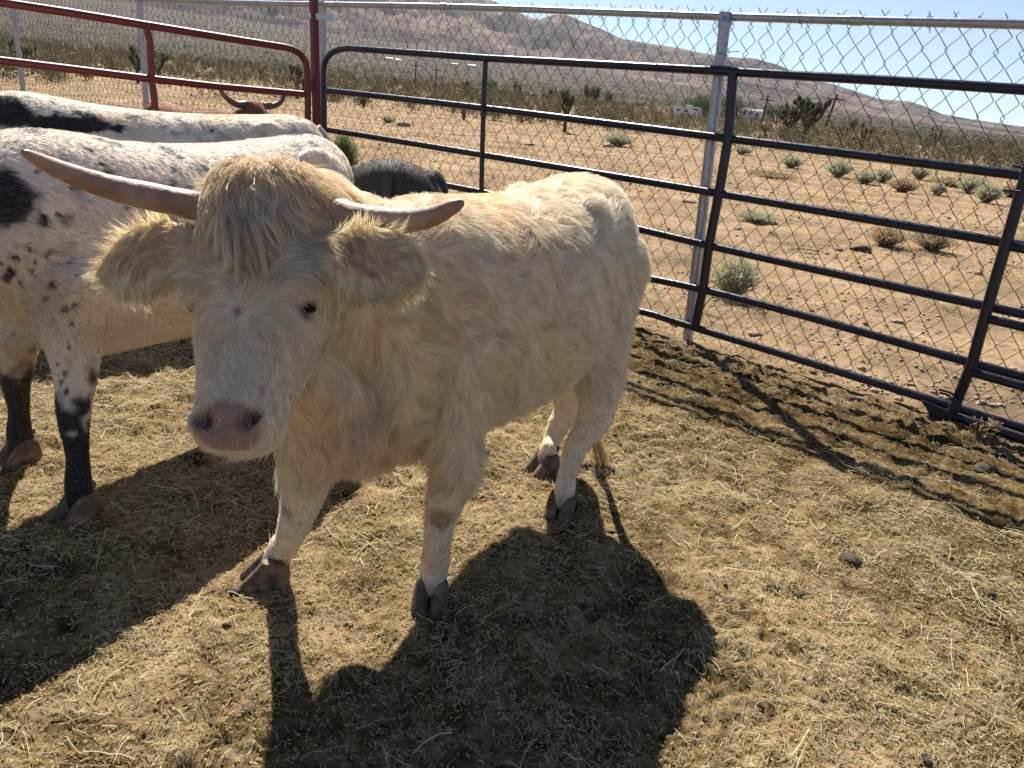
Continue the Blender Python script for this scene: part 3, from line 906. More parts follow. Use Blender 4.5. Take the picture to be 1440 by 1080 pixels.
    PPl, CCl, RRl = [], [], []
    for i in range(NL):
        l0 = rng.normal(0, .056); a0 = rng.uniform(-.07, .055); l0 = float(np.clip(l0, -.125, .125))
        sd = 1 if l0 + rng.normal(0, .02) > 0 else -1
        Lk = rng.uniform(.035, .155) * (1 - 2.2 * abs(l0)); ang = np.clip(abs(l0) * 12 + rng.normal(.3, .3), -.2, 1.45)          # 0 = straight down the face
        ph = rng.uniform(0, 6.28); am = rng.uniform(.005, .015); fr = rng.uniform(.8, 1.6)
        ang_t = ang * (1 - .45 * t)                                   # turns downwards towards the tip
        dl = np.cumsum(np.sin(ang_t)) / KP * Lk * sd; da = np.cumsum(np.cos(ang_t)) / KP * Lk
        wv = am * np.sin(ph + 6.28 * fr * t) * t
        l_ = l0 + dl + wv * np.cos(ang); a_ = a0 + da - wv * np.sin(ang) * sd
        surf_ = .004 - .11 * np.clip(np.abs(l_) / .125, 0, 1.3) ** 2.8 - .03 * np.clip(-a_ / .05, 0, 2) ** 2
        lift_ = rng.uniform(.014, .036) * np.sin(np.clip(t * 1.15, 0, 1) * math.pi) ** .7 * (1 - .35 * t) + .010
        n_ = surf_ + lift_
        core = H.P + H.s * (l_[:, None] * H.L + a_[:, None] * H.A + n_[:, None] * H.N)
        rr_ = (.0075 * (1 - t) ** .6 + .0012) * rng.uniform(.7, 1.2)
        off = rng.normal(0, .6, (NH, 1, 3)) + rng.normal(0, .18, (NH, KP, 3)).cumsum(1) * .35
        PPl.append(core[None] + off * rr_[None, :, None])
        gold = np.clip(.9 - (a0 + .05) * 7 + rng.normal(0, .35), 0, 1)
        c = np.array([.96, .86, .70]) * (1 - gold) + np.array([.93, .73, .47]) * gold
        CCl.append(c * rng.uniform(.72, 1.08) * rng.uniform(.68, 1.1, (NH, 1)))
        RRl.append(np.tile(.00042 * (1 - .8 * t ** 2), (NH, 1)))
    strands('forelock', np.concatenate(PPl), np.concatenate(RRl), np.clip(np.concatenate(CCl), 0, .97), M['fur'], body)
    # whiskers
    def wweight(Pc):
        l, a, n = H.inv(Pc)
        return ((a > 0.36) & (np.abs(l) < 0.075)).astype(float)
    fur(body, me, 260, lambda P, q: np.full(len(P), 0.03), lambda P, q: np.tile([0, 0, -1.0], (len(P), 1)), lambda P: np.tile([0.8, 0.74, 0.66], (len(P), 1)), rad=0.0003, weight=wweight, lift=1.5, cell=0.01, clump=0, wave=0.2, droop=0.3, seed=12, name='whiskers')
    for s in (-1, 1): eye(root, H, s)
    # horns
    horn(root, [H.p(-.03, .01, -.07), H.p(-.085, .006, -.062), at(205, 275, 1.37), at(150, 262, 1.33), at(100, 245, 1.285), at(60, 228, 1.24), at(32, 213, 1.20)], 0.027)
    horn(root, [H.p(.03, .03, -.07), at(470, 302, 1.41), at(500, 307, 1.40), at(560, 311, 1.38), at(605, 305, 1.36), at(635, 292, 1.345), at(652, 283, 1.34)], 0.030)
    hoof(root, hA, (-.02, -1, 0), 1.15); hoof(root, hB + np.array([-.02, -.01, 0]), (-.95, -.28, 0), 1.26, 0.5); hoof(root, hC, (-.3, -1, 0), 1.15); hoof(root, hD, (-.8, -.6, 0), 1.2)
    # tail: hangs behind the far side, only the switch shows
    tp = [S + ax * 1.37 + Z * 1.02, S + ax * 1.43 + Z * .90, S + ax * 1.40 + lat * .01 + Z * .65, at(842, 580, 2.72), at(838, 612, 2.74)]
    tb = MB(); K = cat_interp(tp, 24); tb.tube(K, np.linspace(.024, .008, 24), 10)
    tail = tb.build('tail', M['rope'], root)
    rng = np.random.default_rng(4); nS = 170
    st = cat_interp([at(839, 585, 2.73), at(836, 612, 2.75), at(843, 640, 2.76), at(849, 668, 2.77)], 8)
    off = rng.normal(0, 0.011, (nS, 1, 3)) * np.linspace(.5, 1.5, 8)[None, :, None]
    PP = st[None] + off + rng.normal(0, 0.006, (nS, 1, 3)) * np.linspace(0, 3, 8)[None, :, None]
    strands('tail_switch', PP, np.full((nS, 8), 0.0005), np.tile([0.36, 0.26, 0.13], (nS, 1)) * rng.uniform(.7, 1.2, (nS, 1)), M['fur'], tail)
    return root

# ---- any other cow: straight bodied, built from a few joints
def plain_cow(loc, head_dir, label, group, height, length_, width, base, dark, blobs, horns, hairn, hair_len, legs=None, headpose=(0.42, 0.02, -0.45), seed=1, fmat='fur', hoofs=True, toppoints=None, under=0.44, legdark=None, voxel=0.014, roan=0.0, hornm=None):
    """loc: ground point below the shoulders; head_dir: where the animal faces"""
    x = nz(np.array([head_dir[0], head_dir[1], 0.0])); y = np.array([-x[1], x[0], 0]); Z = np.array([0, 0, 1.0])
    O = np.array([loc[0], loc[1], 0.0]); h = height; Ln = length_; w = width
    root = empty('cow', tuple(O + x * -Ln * .4), label, 'cow', group)
    P = lambda a, b, c: O + x * a + y * b + Z * c
    mb = MB()
    tops = toppoints or [(.30, .86), (.16, .97), (0, 1.0), (-.25, .965), (-.5, .955), (-.75, .97), (-.9, .985), (-1.0, .955), (-1.06, .86)]
    wd = [.45, .72, .84, .98, 1.0, .96, .86, .62, .25]; bt = [.62, .50, under + .02, under, under - .01, under + .02, under + .08, .62, .72]
    rows = []
    for (t, tp), ww, b in zip(tops, wd, bt):
        a = t * Ln if t < 0 else t
        rows.append((P(a, 0, h * (tp + b) / 2), y * w / 2 * ww, Z * h * (tp - b) / 2))
    loft(mb, rows, 32, 44, 2.2)
    for s in (-1, 1):
        ball(mb, P(-.02, s * w * .27, h * .68), (h * .11, w * .19, h * .22), [x, y, Z], 16)
        ball(mb, P(-Ln * .86, s * w * .27, h * .72), (h * .16, w * .19, h * .22), [x, y, Z], 16)
        ball(mb, P(-Ln * .80, s * w * .32, h * .92), (h * .07, w * .08, h * .035), [x, y, Z], 12)
    # neck and head
    hx, hy, hz_ = headpose                           # poll relative to shoulder top: forward, side, down
    pol = P(hx, hy, h + hz_)
    A = nz(x * .55 + Z * -.83 + y * 0.0)
    Lx = -y
    H = Frame(pol, Lx, A, h / 1.12)
    if H.N @ x < 0: H.L = -H.L; H.N = np.cross(H.A, H.L)
    head(mb, H, ear_drop=0.2, ear_size=0.85)
    nkb = P(.05, 0, h * .74)
    nv = nz(pol - nkb); bb = nz(Z - nv * nv[2]); aa = np.cross(nv, bb)
    loft(mb, [(nkb, aa * w * .33, bb * h * .24), (nkb * .5 + H.p(0, .06, -.1) * .5, aa * w * .24, bb * h * .165), (H.p(0, .06, -.1), aa * .085, bb * h * .11)], 24, 16)
    # dewlap
    loft(mb, [(H.p(0, .2, -.2), y * .02, Z * .03), (P(.26, 0, h * .56), y * .03, Z * .09), (P(.12, 0, h * .48), y * .05, Z * .07)], 12, 10)
    k = h / 1.1
    legs = legs or [((.02, -.16), (.02, -.16)), ((-.02, .16), (.05, .16)), ((-Ln * .86, -.15), (-Ln * .86, -.14)), ((-Ln * .80, .15), (-Ln * .80, .14))]
    feet = []
    for i, (up, dn) in enumerate(legs):
        front = i < 2
        f = P(dn[0], dn[1], 0); u = P(up[0], up[1], 0); feet.append(f)
        q = lambda t, z, e=0: f * (1 - t) + u * t + x * e + Z * (z * k)
        if front: limb(mb, [q(1, .68), q(.95, .55), q(.8, .42), q(.55, .31, .01), q(.25, .19), q(.05, .10), q(0, .045)], [.105 * k, .085 * k, .058 * k, .047 * k, .033 * k, .040 * k, .038 * k], 1, y)
        else: limb(mb, [q(1, .78), q(.95, .62, .04), q(.8, .46, -.03), q(.5, .38, -.10), q(.25, .2, -.05), q(.05, .10, -.01), q(0, .045)], [.15 * k, .12 * k, .07 * k, .046 * k, .034 * k, .04 * k, .037 * k], 1, y)
    me = fuse(mb, 'body', voxel, 5)
    V = verts(me); V = head_sculpt(V, H); me.vertices.foreach_set('co', V.astype(np.float32).ravel()); me.update()
    d_ = V - CAM; zc = d_ @ F; pu = 720 + FOC * (d_ @ R) / zc; pv_ = 540 - FOC * (d_ @ U) / zc
    def surf(px, py):
        m = np.hypot(pu - px, pv_ - py) < 14
        if not m.any(): m = np.hypot(pu - px, pv_ - py) < 60
        return V[m][np.argmin(zc[m])] if m.any() else P(0, 0, -5)
    bl = blobs(surf) if callable(blobs) else blobs
    def colour(p):
        C = np.tile(np.asarray(base, float), (len(p), 1)) * (0.80 + 0.34 * fbm3(p * 6, 8, 3))[:, None] * (1 - .35 * smooth(.5, .75, fbm3(p * 3, 18, 3)))[:, None] ** np.array([.5, .8, 1.2])
        if roan:
            rw = (smooth(.52, .72, fbm3(p * [26, 26, 26], 55, 3)) * smooth(.72, .95, p[:, 2]) * roan * smooth(.35, .6, fbm3(p * 3.5, 56, 2)))[:, None]
            C = C * (1 - rw) + np.array([.16, .16, .18]) * rw
        C = spots_col(p, C, dark, bl)
        if legdark is not None:
            lowz, i_s = legdark
            for i in i_s:
                d = np.linalg.norm(p[:, :2] - feet[i][:2], axis=1)
                wv = (smooth(.16, .12, d) * smooth(lowz + .07, lowz - .05, p[:, 2] + (fbm3(p * 26, 4, 2) - .5) * .42))[:, None]
                C = C * (1 - wv) + np.asarray(dark) * wv
        return np.clip(C, 0.005, .9)
    set_col(me, 'coat', colour(V) * 0.92)
    body = link('body', me, root, M['skin'])
    def flow(p, Nn):
        f = np.tile(-x * 0.9, (len(p), 1)) + Z[None] * -(0.25 + 0.9 * smooth(h * .95, h * .5, p[:, 2]))[:, None]
        return f
    def ln(p, Nn):
        return hair_len * (0.6 + 0.5 * smooth(.3, .6, p[:, 2]))
    fur(body, me, hairn, ln, flow, colour, rad=0.0006, weight=lambda c: (c[:, 2] > 0.06).astype(float), k=4, lift=.3, cell=.02, clump=.4, wave=.35, wscale=14, seed=seed, m=M[fmat])
    for s in (-1, 1): eye(root, H, s)
    for hp in horns(H): horn(root, hp, 0.030 * k, hornm or M['horn'])
    if hoofs:
        for f in feet: hoof(root, f + Z * float(gh(f[0:1], f[1:2])[0]) * 0.5, x, 1.22 * k)
    tb = MB(); K = cat_interp([P(-Ln * 1.02, 0, h * .93), P(-Ln * 1.09, 0, h * .80), P(-Ln * 1.10, .01, h * .5), P(-Ln * 1.09, .02, h * .30)], 20)
    tb.tube(K, np.linspace(.028, .012, 20), 10)
    tail = tb.build('tail', M['skin'], root)
    set_col(tail.data, 'coat', colour(verts(tail.data)))
    rng = np.random.default_rng(seed + 3); nS = 500
    st = cat_interp([P(-Ln * 1.09, .02, h * .34), P(-Ln * 1.09, .02, h * .26), P(-Ln * 1.07, .03, h * .14)], 6)
    PP = st[None] + rng.normal(0, 0.02, (nS, 1, 3)) * np.array([.4, .8, 1.2, 1.3, 1.0, .7])[None, :, None]
    strands('tail_switch', PP, np.full((nS, 6), 0.0008), np.tile(np.asarray(base) * .8, (nS, 1)), M[fmat], tail)
    return root, P, H

def make_cattle():
    cream_cow()
    # near speckled cow, faces out of the left edge
    def b1(surf):
        L_ = []
        def s(px, py, Y, rx, rz, ry=None): L_.append((surf(px, py), (rx, ry or rx * 1.3, rz)))
        s(4, 284, 1.92, .088, .082, .11)
        for px, py, r in ((55, 349, .011), (28, 366, .014), (63, 368, .008), (80, 358, .010), (75, 366, .011), (27, 383, .018), (19, 399, .016), (35, 409, .012), (80, 388, .007), (49, 394, .009), (91, 402, .008), (77, 415, .010),
                          (98, 446, .016), (109, 464, .010), (110, 440, .012), (72, 308, .020), (78, 322, .012), (93, 303, .010), (100, 500, .008), (72, 520, .010), (95, 538, .009), (80, 548, .012), (86, 560, .014), (8, 380, .010), (60, 430, .007), (120, 380, .008), (104, 360, .008),
                          (20, 250, .02), (188, 296, .006), (112, 262, .012), (60, 232, .012)):
            s(px, py, 2.05, r, r * 1.35)
        for px, py, r in ((150, 222, .018), (165, 240, .022), (135, 205, .012), (240, 210, .01), (300, 232, .015), (350, 215, .035)):
            s(px, py, 2.6 + px / 700, r, r * .8)
        return L_
    plain_cow((-1.41, 2.28), (-.42, -.91), 'white cow with black speckles and black lower legs, standing nearest at the left edge', None, 1.105, 1.24, .50,
              (0.78, 0.71, 0.62), (0.018, 0.018, 0.022), b1,
              lambda H: [[H.p(s * .08, -.01, -.06), H.p(s * .2, -.02, -.05), H.p(s * .38, -.08, 0), H.p(s * .5, -.2, .03)] for s in (-1, 1)], 90000, .022,
              legs=[((.08, .17), (.155, .225)), ((.03, -.17), (.035, -.24)), ((-1.06, .15), (-1.02, .16)), ((-1.02, -.15), (-1.12, -.14))],
              headpose=(.62, -.12, -.06), seed=21, under=.36, roan=1.0, legdark=(.35, (0, 1)))
    def b2(surf):
        L_ = []
        def s(px, py, Y, rx, rz, ry=None): L_.append((surf(px, py), (rx, ry or rx * 1.4, rz)))
        s(20, 162, 3.8, .13, .06, .13); s(90, 168, 4, .17, .04, .13); s(130, 168, 4, .10, .035); s(8, 138, 3.8, .07, .09); s(40, 143, 3.95, .022, .035); s(113, 147, 4.1, .025, .03); s(137, 165, 4.1, .045, .05); s(193, 154, 4.25, .028, .020); s(92, 158, 4.0, .02, .03)
        s(305, 174, 4.45, .02, .02); s(175, 173, 4.2, .03, .02)
        return L_
    plain_cow((-2.50, 3.95), (-.86, -.51), 'white cow with black patches seen behind the speckled one, only its back showing', None, 1.10, 1.40, .50,
              (0.80, 0.73, 0.61), (0.018, 0.018, 0.02), b2,
              lambda H: [[H.p(s * .08, -.01, -.06), H.p(s * .22, -.02, -.05), H.p(s * .42, -.1, 0), H.p(s * .55, -.25, .03)] for s in (-1, 1)], 42000, .026, headpose=(.60, -.1, .0), seed=22, roan=.55, voxel=.018)
    # brown cow behind the red gate
    plain_cow((-2.52, 6.62), (.80, -.60), 'brown cow with upturned horns behind the red gate', None, .96, 1.15, .44,
              (0.24, 0.10, 0.05), (0.05, 0.03, 0.02), [],
              lambda H: [[H.p(s * .08, -.01, -.06), H.p(s * .18, .0, -.05), H.p(s * .28, -.035, -.02), H.p(s * .33, -.11, .0), H.p(s * .33, -.17, .01)] for s in (-1, 1)], 12000, .028, headpose=(.40, .0, .09), seed=23, voxel=.02, hornm=M['horn_tip'], fmat='fur_dark')
    # dark calf by the blue panel
    plain_cow((-.74, 4.72), (-.05, 1), 'charcoal black calf seen from behind, between the cream cow and the blue panel', None, .955, .86, .56,
              (0.065, 0.060, 0.057), (0.01, 0.01, 0.01), [],
              lambda H: [], 42000, .020, headpose=(.22, .0, -.62), seed=24, voxel=.015, fmat='fur_dark',
              toppoints=[(.28, .66), (.16, .78), (0, .83), (-.25, .85), (-.5, .91), (-.72, .985), (-.88, 1.0), (-1.0, .95), (-1.07, .82)])
make_cattle()

# ------------------------------------------------------------------ blue pipe panels
PN0 = FO.copy()
def on_panel(px, py, off=0.0):
    return at_plane(px, py, PN0 - FN * off, FN)
def blue_panels():
    root = empty('pipe_panel', tuple(on_panel(978, 462) * [1, 1, 0]), 'long dark blue pipe corral panel with six rails against the chain link fence', 'corral panel', 'dark blue pipe corral panels')
    # rails: pixels along the top line of each
    rails = [[(1010, 97.5), (1031, 99), (1440, 125), (1640, 138)],
             [(457, 127), (683, 153), (1024, 195), (1436, 246), (1640, 272)],
             [(457, 182), (683, 219), (1011, 272), (1415, 341), (1640, 379)],
             [(470, 234), (683, 272), (997, 345), (1389, 431), (1640, 486)],
             [(560, 318), (690, 350), (989, 407), (1367, 511), (1600, 575)],
             [(600, 385), (700, 400), (885, 434), (978, 461), (1331, 570), (1560, 640)]]
    top = MB()
    lo = np.array([on_panel(459, 318), on_panel(457, 232), on_panel(456, 182), on_panel(455, 110)])
    cr = arc(on_panel(455, 100), on_panel(456, 68), on_panel(492, 68))
    tp = np.array([on_panel(*q) for q in [(560, 73), (683, 82), (850, 91), (1031, 101), (1240, 113), (1440, 126), (1640, 139)]])
    bt = np.array([on_panel(463, 345), on_panel(468, 372)])
    top.tube(np.concatenate([bt[::-1], lo, cr, tp]), .0235, 14)
    top.build('outer_frame', M['blue'], root)
    for i, r in enumerate(rails[1:]):
        mb = MB(); P = cat_interp([on_panel(*q) for q in r], 26); P[:, 2] += np.sin(np.linspace(0, 6 + i, 26)) * .0025
        mb.tube(P, .0225, 12); mb.build('rail', M['blue'], root)
    mb = MB(); P = np.array([on_panel(683, 82, .012), on_panel(680, 153, .012), on_panel(678, 218, .012), on_panel(677, 273, .012), on_panel(674, 345, .012), on_panel(670, 396, .012)])
    mb.tube(P, .017, 4); mb.build('upright', M['blue'], root, False)
    mb = MB(); P = np.array([on_panel(1031, 99, .01), on_panel(1024, 195, .01), on_panel(1011, 272, .01), on_panel(997, 345, .01), on_panel(989, 405, .01), on_panel(977, 462, .01)])
    mb.tube(P, .0275, 12); mb.build('upright', M['blue'], root)
    mb = MB(); mb.box((on_panel(985, 97, .01) + on_panel(1040, 100, .01)) / 2, (on_panel(1040, 100) - on_panel(1022, 99)) * .8, FN * .006, np.array([0, 0, .022])); 
    mb.build('weld_plate', M['blue'], root, False)
    # second panel: its end stands in front of the first one's rails at the right edge
    off = .075
    q = lambda px, py: on_panel(px, py, off)
    r2 = empty('pipe_panel', tuple(q(1327, 629) * [1, 1, 0]), 'dark blue pipe panel whose end post stands at the right edge of the picture', 'corral panel', 'dark blue pipe corral panels')
    mb = MB(); b = q(1327, 629); b[2] = 0.0
    pts = np.array([b, q(1331, 600), q(1367, 511), q(1389, 431), q(1417, 335), q(1440, 256), q(1462, 180)])
    tc = arc(q(1466, 165), q(1474, 135), q(1500, 138)); end = np.array([q(1600, 148), q(1720, 158)])
    mb.tube(np.concatenate([pts, tc, end]), .0255, 14); mb.build('outer_frame', M['blue'], r2)
    for a, b_ in (((1440, 272), (1700, 306)), ((1418, 346), (1700, 398)), ((1392, 449), (1700, 520)), ((1368, 524), (1700, 618)), ((1342, 586), (1700, 700))):
        mb = MB(); mb.tube([q(*a), q((a[0] + b_[0]) / 2, (a[1] + b_[1]) / 2), q(*b_)], .0215, 12); mb.build('rail', M['blue'], r2)
    for base, w in ((q(1327, 629), 1),):
        mb = MB()
        tri = [q(1296, 562) , q(1340, 580), q(1330, 604), q(1318, 603)]
        tri = np.array(tri); mb.add(np.concatenate([tri - FN * .004, tri + FN * .004]), [(0, 1, 2, 3), (7, 6, 5, 4), (0, 4, 5, 1), (1, 5, 6, 2), (2, 6, 7, 3), (3, 7, 4, 0)])
        mb.build('gusset', M['blue'], r2, False)
        mb = MB(); tri = np.array([q(1345, 610), q(1353, 625), q(1340, 622)]); tri[1][2] = max(tri[1][2], .01)
        mb.add(np.concatenate([tri - FN * .004, tri + FN * .004]), [(0, 1, 2), (5, 4, 3), (0, 3, 4, 1), (1, 4, 5, 2), (2, 5, 3, 0)]); mb.build('gusset', M['blue'], r2, False)
    for pts in ([(1424, 233), (1432, 235), (1460, 238)], [(1410, 268), (1436, 269), (1442, 262), (1442, 250)], [(1320, 548), (1338, 553), (1343, 562), (1340, 577), (1335, 590)], [(1321, 552), (1334, 556), (1338, 563)]):
        mb = MB(); mb.tube(cat_interp([on_panel(x_, y_, off + .03) for x_, y_ in pts], 10), .0055, 8); mb.build('latch_pin', M['blue'], r2)
blue_panels()

# ------------------------------------------------------------------ chain link fence
def chain_fence():
    o0 = FO + FN * .10
    P = lambda s, z, off=0.0: o0 + FD * s + FN * off + np.array([0, 0, z])
    HF = 1.825; S0, S1 = -9.0, 6.0
    root = empty('chain_link_fence', tuple(P(3.3, 0)), 'galvanised chain link fence running behind the pipe panels', 'fence')
    mb = MB(); ss = np.linspace(S0, S1, 60)
    mb.tube([P(s, HF + .006 * math.sin(s * 1.3)) for s in ss], .0215, 12); mb.build('top_rail', M['zinc'], root)
    # joints of the rail
    for s in (-1.2, 1.05, 3.9, 5.2):
        mb = MB(); mb.tube([P(s - .03, HF + .006 * math.sin(s * 1.3)), P(s + .03, HF + .006 * math.sin(s * 1.3))], .0245, 12); mb.build('rail_sleeve', M['zinc'], root)
    # posts
    def post(b, t, r):
        mb = MB(); mb.tube([b, (b + t) / 2, t], r, 14); p = mb.build('line_post', M['zinc'], root)
        d = nz(t - b); mb = MB(); mb.tube([t - d * .05, t - d * .03, t, t + d * .02], [r * 1.12, r * 1.2, r * 1.12, r * .5], 14)
        mb.box(t + d * .005, FD * .03, FN * .024, d * .026); mb.build('rail_cap', M['zinc'], p)
    n_ = FN
    pb = at_plane(968, 475, o0 + FN * -.02, n_); pb[2] = -.05
    pt = at_plane(1020, 26, o0 + FN * -.02, n_)
    post(pb, pt, .0315)
    pc = at_plane(453, 8, o0, n_); pcb = pc.copy(); pcb[2] = -.05; pcb[0] += .03
    post(pcb, pc, .036)
    for s in (-3.25, -6.45):
        t_ = P(s, HF); b_ = t_.copy(); b_[2] = -.05; post(b_, t_, .031)
    # woven wires
    W, Hc = .0525, .138; rows = 27; rng = np.random.default_rng(2)
    meshes = []
    for var in range(6):
        pts = []; r_ = np.random.default_rng(var)
        z = -.02 if var % 2 == 0 else -.02 + 0
        for k in range(rows + 1):
            sg = 1 if k % 2 == 0 else -1
            zz = z + k * Hc / 2 + r_.normal(0, .003)
            cx = sg * (W / 2 + .0012) + r_.normal(0, .0014)
            wob = .003 * math.sin(k * .35)
            # blunt knuckle: two points
            pts.append((cx - sg * .004 + wob, sg * .0, zz - .007)); pts.append((cx + wob, sg * .003, zz)); pts.append((cx - sg * .004 + wob, 0, zz + .007))
        pts.append((sg * W / 2 - sg * .016, .004, zz + .028 if var % 3 else zz + .012))
        mb = MB(); mb.tube(pts, .0019, 4, False)
        me = bpy.data.meshes.new('wire'); me.from_pydata(mb.v, [], mb.f); me.update(); me.polygons.foreach_set('use_smooth', np.ones(len(me.polygons), bool))
        me.materials.append(M['wire']); meshes.append(me)
    n = int((S1 - S0) / W)
    for i in range(n):
        s = S0 + (i + .5) * W
        o = bpy.data.objects.new('wire', meshes[i % 6]); COL.objects.link(o)
        # neighbours mirror each other, which makes the diamonds
        x = FD * (1 if i % 2 == 0 else -1)
        bow = .012 * math.sin(s * 1.7) + .008 * math.sin(s * 4.1)
        p = P(s, .0, .028 + bow * .5) - FD * .0
        o.parent = root; o.matrix_parent_inverse = root.matrix_world.inverted()
        o.location = p; o.rotation_euler = (.006 * math.sin(s * 2.2), .008 * math.cos(s * 1.9), math.atan2(FD[1], FD[0]) + (0 if i % 2 == 0 else math.pi))
    # tie wires
    for s in list(np.arange(-2.6, 6, .62)):
        mb = MB(); th = np.linspace(0, 5.4, 16); c = P(s, HF)
        mb.tube([c + FN * math.cos(a) * .027 + np.array([0, 0, 1]) * math.sin(a) * .03 + FD * (.004 * a) for a in th] + [c + np.array([0, 0, -.05]) + FD * .03], .0022, 5)
        mb.build('tie_wire', M['zinc'], root)
    for z in (1.62, .9, .35):
        c = pb + (pt - pb) * ((z + .05) / (pt[2] + .05)); mb = MB(); th = np.linspace(-1, 5.5, 16)
        mb.tube([c + FN * math.cos(a) * .036 + FD * math.sin(a) * .036 + np.array([0, 0, .003 * a]) for a in th] + [c + FN * .03 + FD * .09 + np.array([0, 0, .03])], .0022, 5)
        mb.build('tie_wire', M['zinc'], root)
chain_fence()

# ------------------------------------------------------------------ red gate and its post
def red_gate():
    a = at(433, 110, 6.25); b = at(0, 3, 4.75); d = b - a; d[2] = 0; d = nz(d); n = np.array([-d[1], d[0], 0]); 
    G = lambda px, py: at_plane(px, py, a, n)
    root = empty('red_gate', tuple(G(300, 90) * [1, 1, 0]), 'dark red tubular gate swung along the left side of the pen', 'gate')
    mb = MB()
    ext = lambda z: a + d * 3.2 + np.array([0, 0, z - a[2]])
    P = [np.array([*(a - d * 0.0)[:2], .18]), np.array([*(a)[:2], .6]), G(433, 190), G(433, 135)]
    cr = arc(G(432, 98), G(430, 72), G(400, 66.5))
    tp = [G(340, 57), G(210, 36), G(100, 18), G(0, 3)]
    far = G(0, 3) + (G(0, 3) - G(100, 18)) * 3.0; far2 = far.copy(); far2[2] = .18
    mb.tube(np.concatenate([P, cr, tp, [far]]), .0245, 14); mb.build('outer_frame', M['red'], root)
    mb = MB(); mb.tube([far, far2, np.array([*a[:2], .18])], .0245, 12); mb.build('outer_frame', M['red'], root)
    g2 = G(0, 85) + (G(0, 85) - G(100, 97)) * 3.0
    mb = MB(); mb.tube([G(433, 133), G(300, 121), G(213, 111), G(100, 97), G(0, 85), g2], .0235, 12); mb.build('rail', M['red'], root)
    for z in (.92, .66, .42):
        mb = MB(); e = np.array([*far[:2], z]); s_ = np.array([*a[:2], z]); mb.tube([s_, (s_ + e) / 2, e], .0225, 12); mb.build('rail', M['red'], root)
    mb = MB(); t = G(206, 38); bb = G(217, 140); lo = bb.copy(); lo[2] = .18; mb.tube([t, t * .75 + G(211, 60) * .25, G(211, 60), G(213, 110), bb, lo], .024, 4); mb.build('upright', M['red'], root, False)
    mb = MB(); mb.box(G(434, 120), d * .02, n * .03, np.array([0, 0, .045])); mb.build('hinge', M['red'], root, False)
    # tall post
    p0 = at(446, 190, 6.35); top = at(441, 0, 6.35); post = empty('red_post', (p0[0], p0[1], 0), 'tall square dark red steel post between the red gate and blue panel', 'post')
    mb = MB(); dd = (top - p0) / (top[2] - p0[2]); mb.tube([p0 - dd * (p0[2] + .05), p0, top, top + dd * .5], .034, 4); mb.build('post_tube', M['red'], post, False)
    c = p0 + dd * (at(443, 23, 6.35)[2] - p0[2]); mb = MB(); mb.box(c + np.array([.055, .02, 0]), (.085, 0, 0), (0, .036, 0), (0, 0, .022)); mb.build('bracket', M['zinc'], post, False)
    c = p0 + dd * (at(443, 116, 6.35)[2] - p0[2]); mb = MB(); mb.tube([c, c + np.array([-.1, -.03, 0])], .02, 10); mb.box(c + np.array([-.075, -.02, -.03]), (.02, 0, 0), (0, .02, 0), (0, 0, .05)); mb.build('hinge', M['red'], post, False)
red_gate()

# ------------------------------------------------------------------ hay litter in the pen
def make_straw():
    rng = np.random.default_rng(11)
    def batch(n, x0, x1, y0, y1, lmin, lmax, rad, thr, tilt, cols, seed, k=4, lift=.003):
        x = rng.uniform(x0, x1, n * 2); y = y0 + (y1 - y0) * rng.random(n * 2) ** 1.25
        dens = fbm2(x * 1.9, y * 1.9, seed, 3) * .55 + fbm2(x * 8, y * 8, seed + 3, 3) * .45
        keep = (fside(x, y) < -.12) & (rng.random(len(x)) > .65 * smooth(-1.3, -.5, fside(x, y))) & (dens > thr + rng.normal(0, .06, len(x))) & (np.abs(x) < .2 + .95 * y)
        x = x[keep][:n]; y = y[keep][:n]; n = len(x)
        L_ = rng.uniform(lmin, lmax, n) * rng.choice([.6, 1, 1.4], n, p=[.45, .4, .15]); th = rng.uniform(0, 2 * math.pi, n)
        th = th * .55 + .45 * 6.28 * fbm2(x * 3, y * 3, 90, 2)
        P = np.empty((n, k, 3)); curve = rng.normal(0, .5, n)
        cx, cy = x.copy(), y.copy(); tl = np.abs(rng.normal(0, tilt, n)) * rng.choice([0, 1, 1], n)
        for i in range(k):
            t = i / (k - 1)
            a = th + curve * t
            if i: cx = cx + np.cos(a) * L_ / (k - 1); cy = cy + np.sin(a) * L_ / (k - 1)
            P[:, i, 0] = cx; P[:, i, 1] = cy
            P[:, i, 2] = gh(cx, cy) + lift + rng.random(n) * .004 + tl * L_ * t
        C = np.asarray(cols)[rng.integers(0, len(cols), n)] * rng.uniform(.7, 1.25, (n, 1))
        return P, np.tile(rad * rng.uniform(.5, 1.4, (n, 1)), (1, k)), C
    cols = [(.62, .52, .28), (.70, .62, .38), (.50, .46, .29), (.58, .45, .22), (.42, .42, .27), (.76, .70, .50), (.44, .47, .30)]
    out = [batch(105000, -3.4, 3.3, .55, 4.2, .008, .032, .00065, .515, .14, cols, 33),
           batch(95000, -3.4, 3.3, .55, 4.4, .004, .014, .0009, .41, .12, [(.52, .38, .18), (.62, .50, .27), (.34, .25, .12), (.68, .60, .38)], 37, 4, .002),
           batch(6000, -3.4, 3.3, .55, 5.2, .04, .11, .0009, .50, .12, cols[:3] + [cols[5]], 35, 5, .006)]
    for nme, (P, r, C) in zip(('hay_litter', 'hay_chaff', 'long_straw'), out):
        o = strands(nme, P, r, C, M['straw']); tag(o, {'hay_litter': 'short greyish yellow hay stems trodden over the pen floor', 'hay_chaff': 'fine chaff and broken stems covering the pen floor', 'long_straw': 'long loose straws scattered on the pen floor'}[nme], 'hay', kind='stuff')
make_straw()

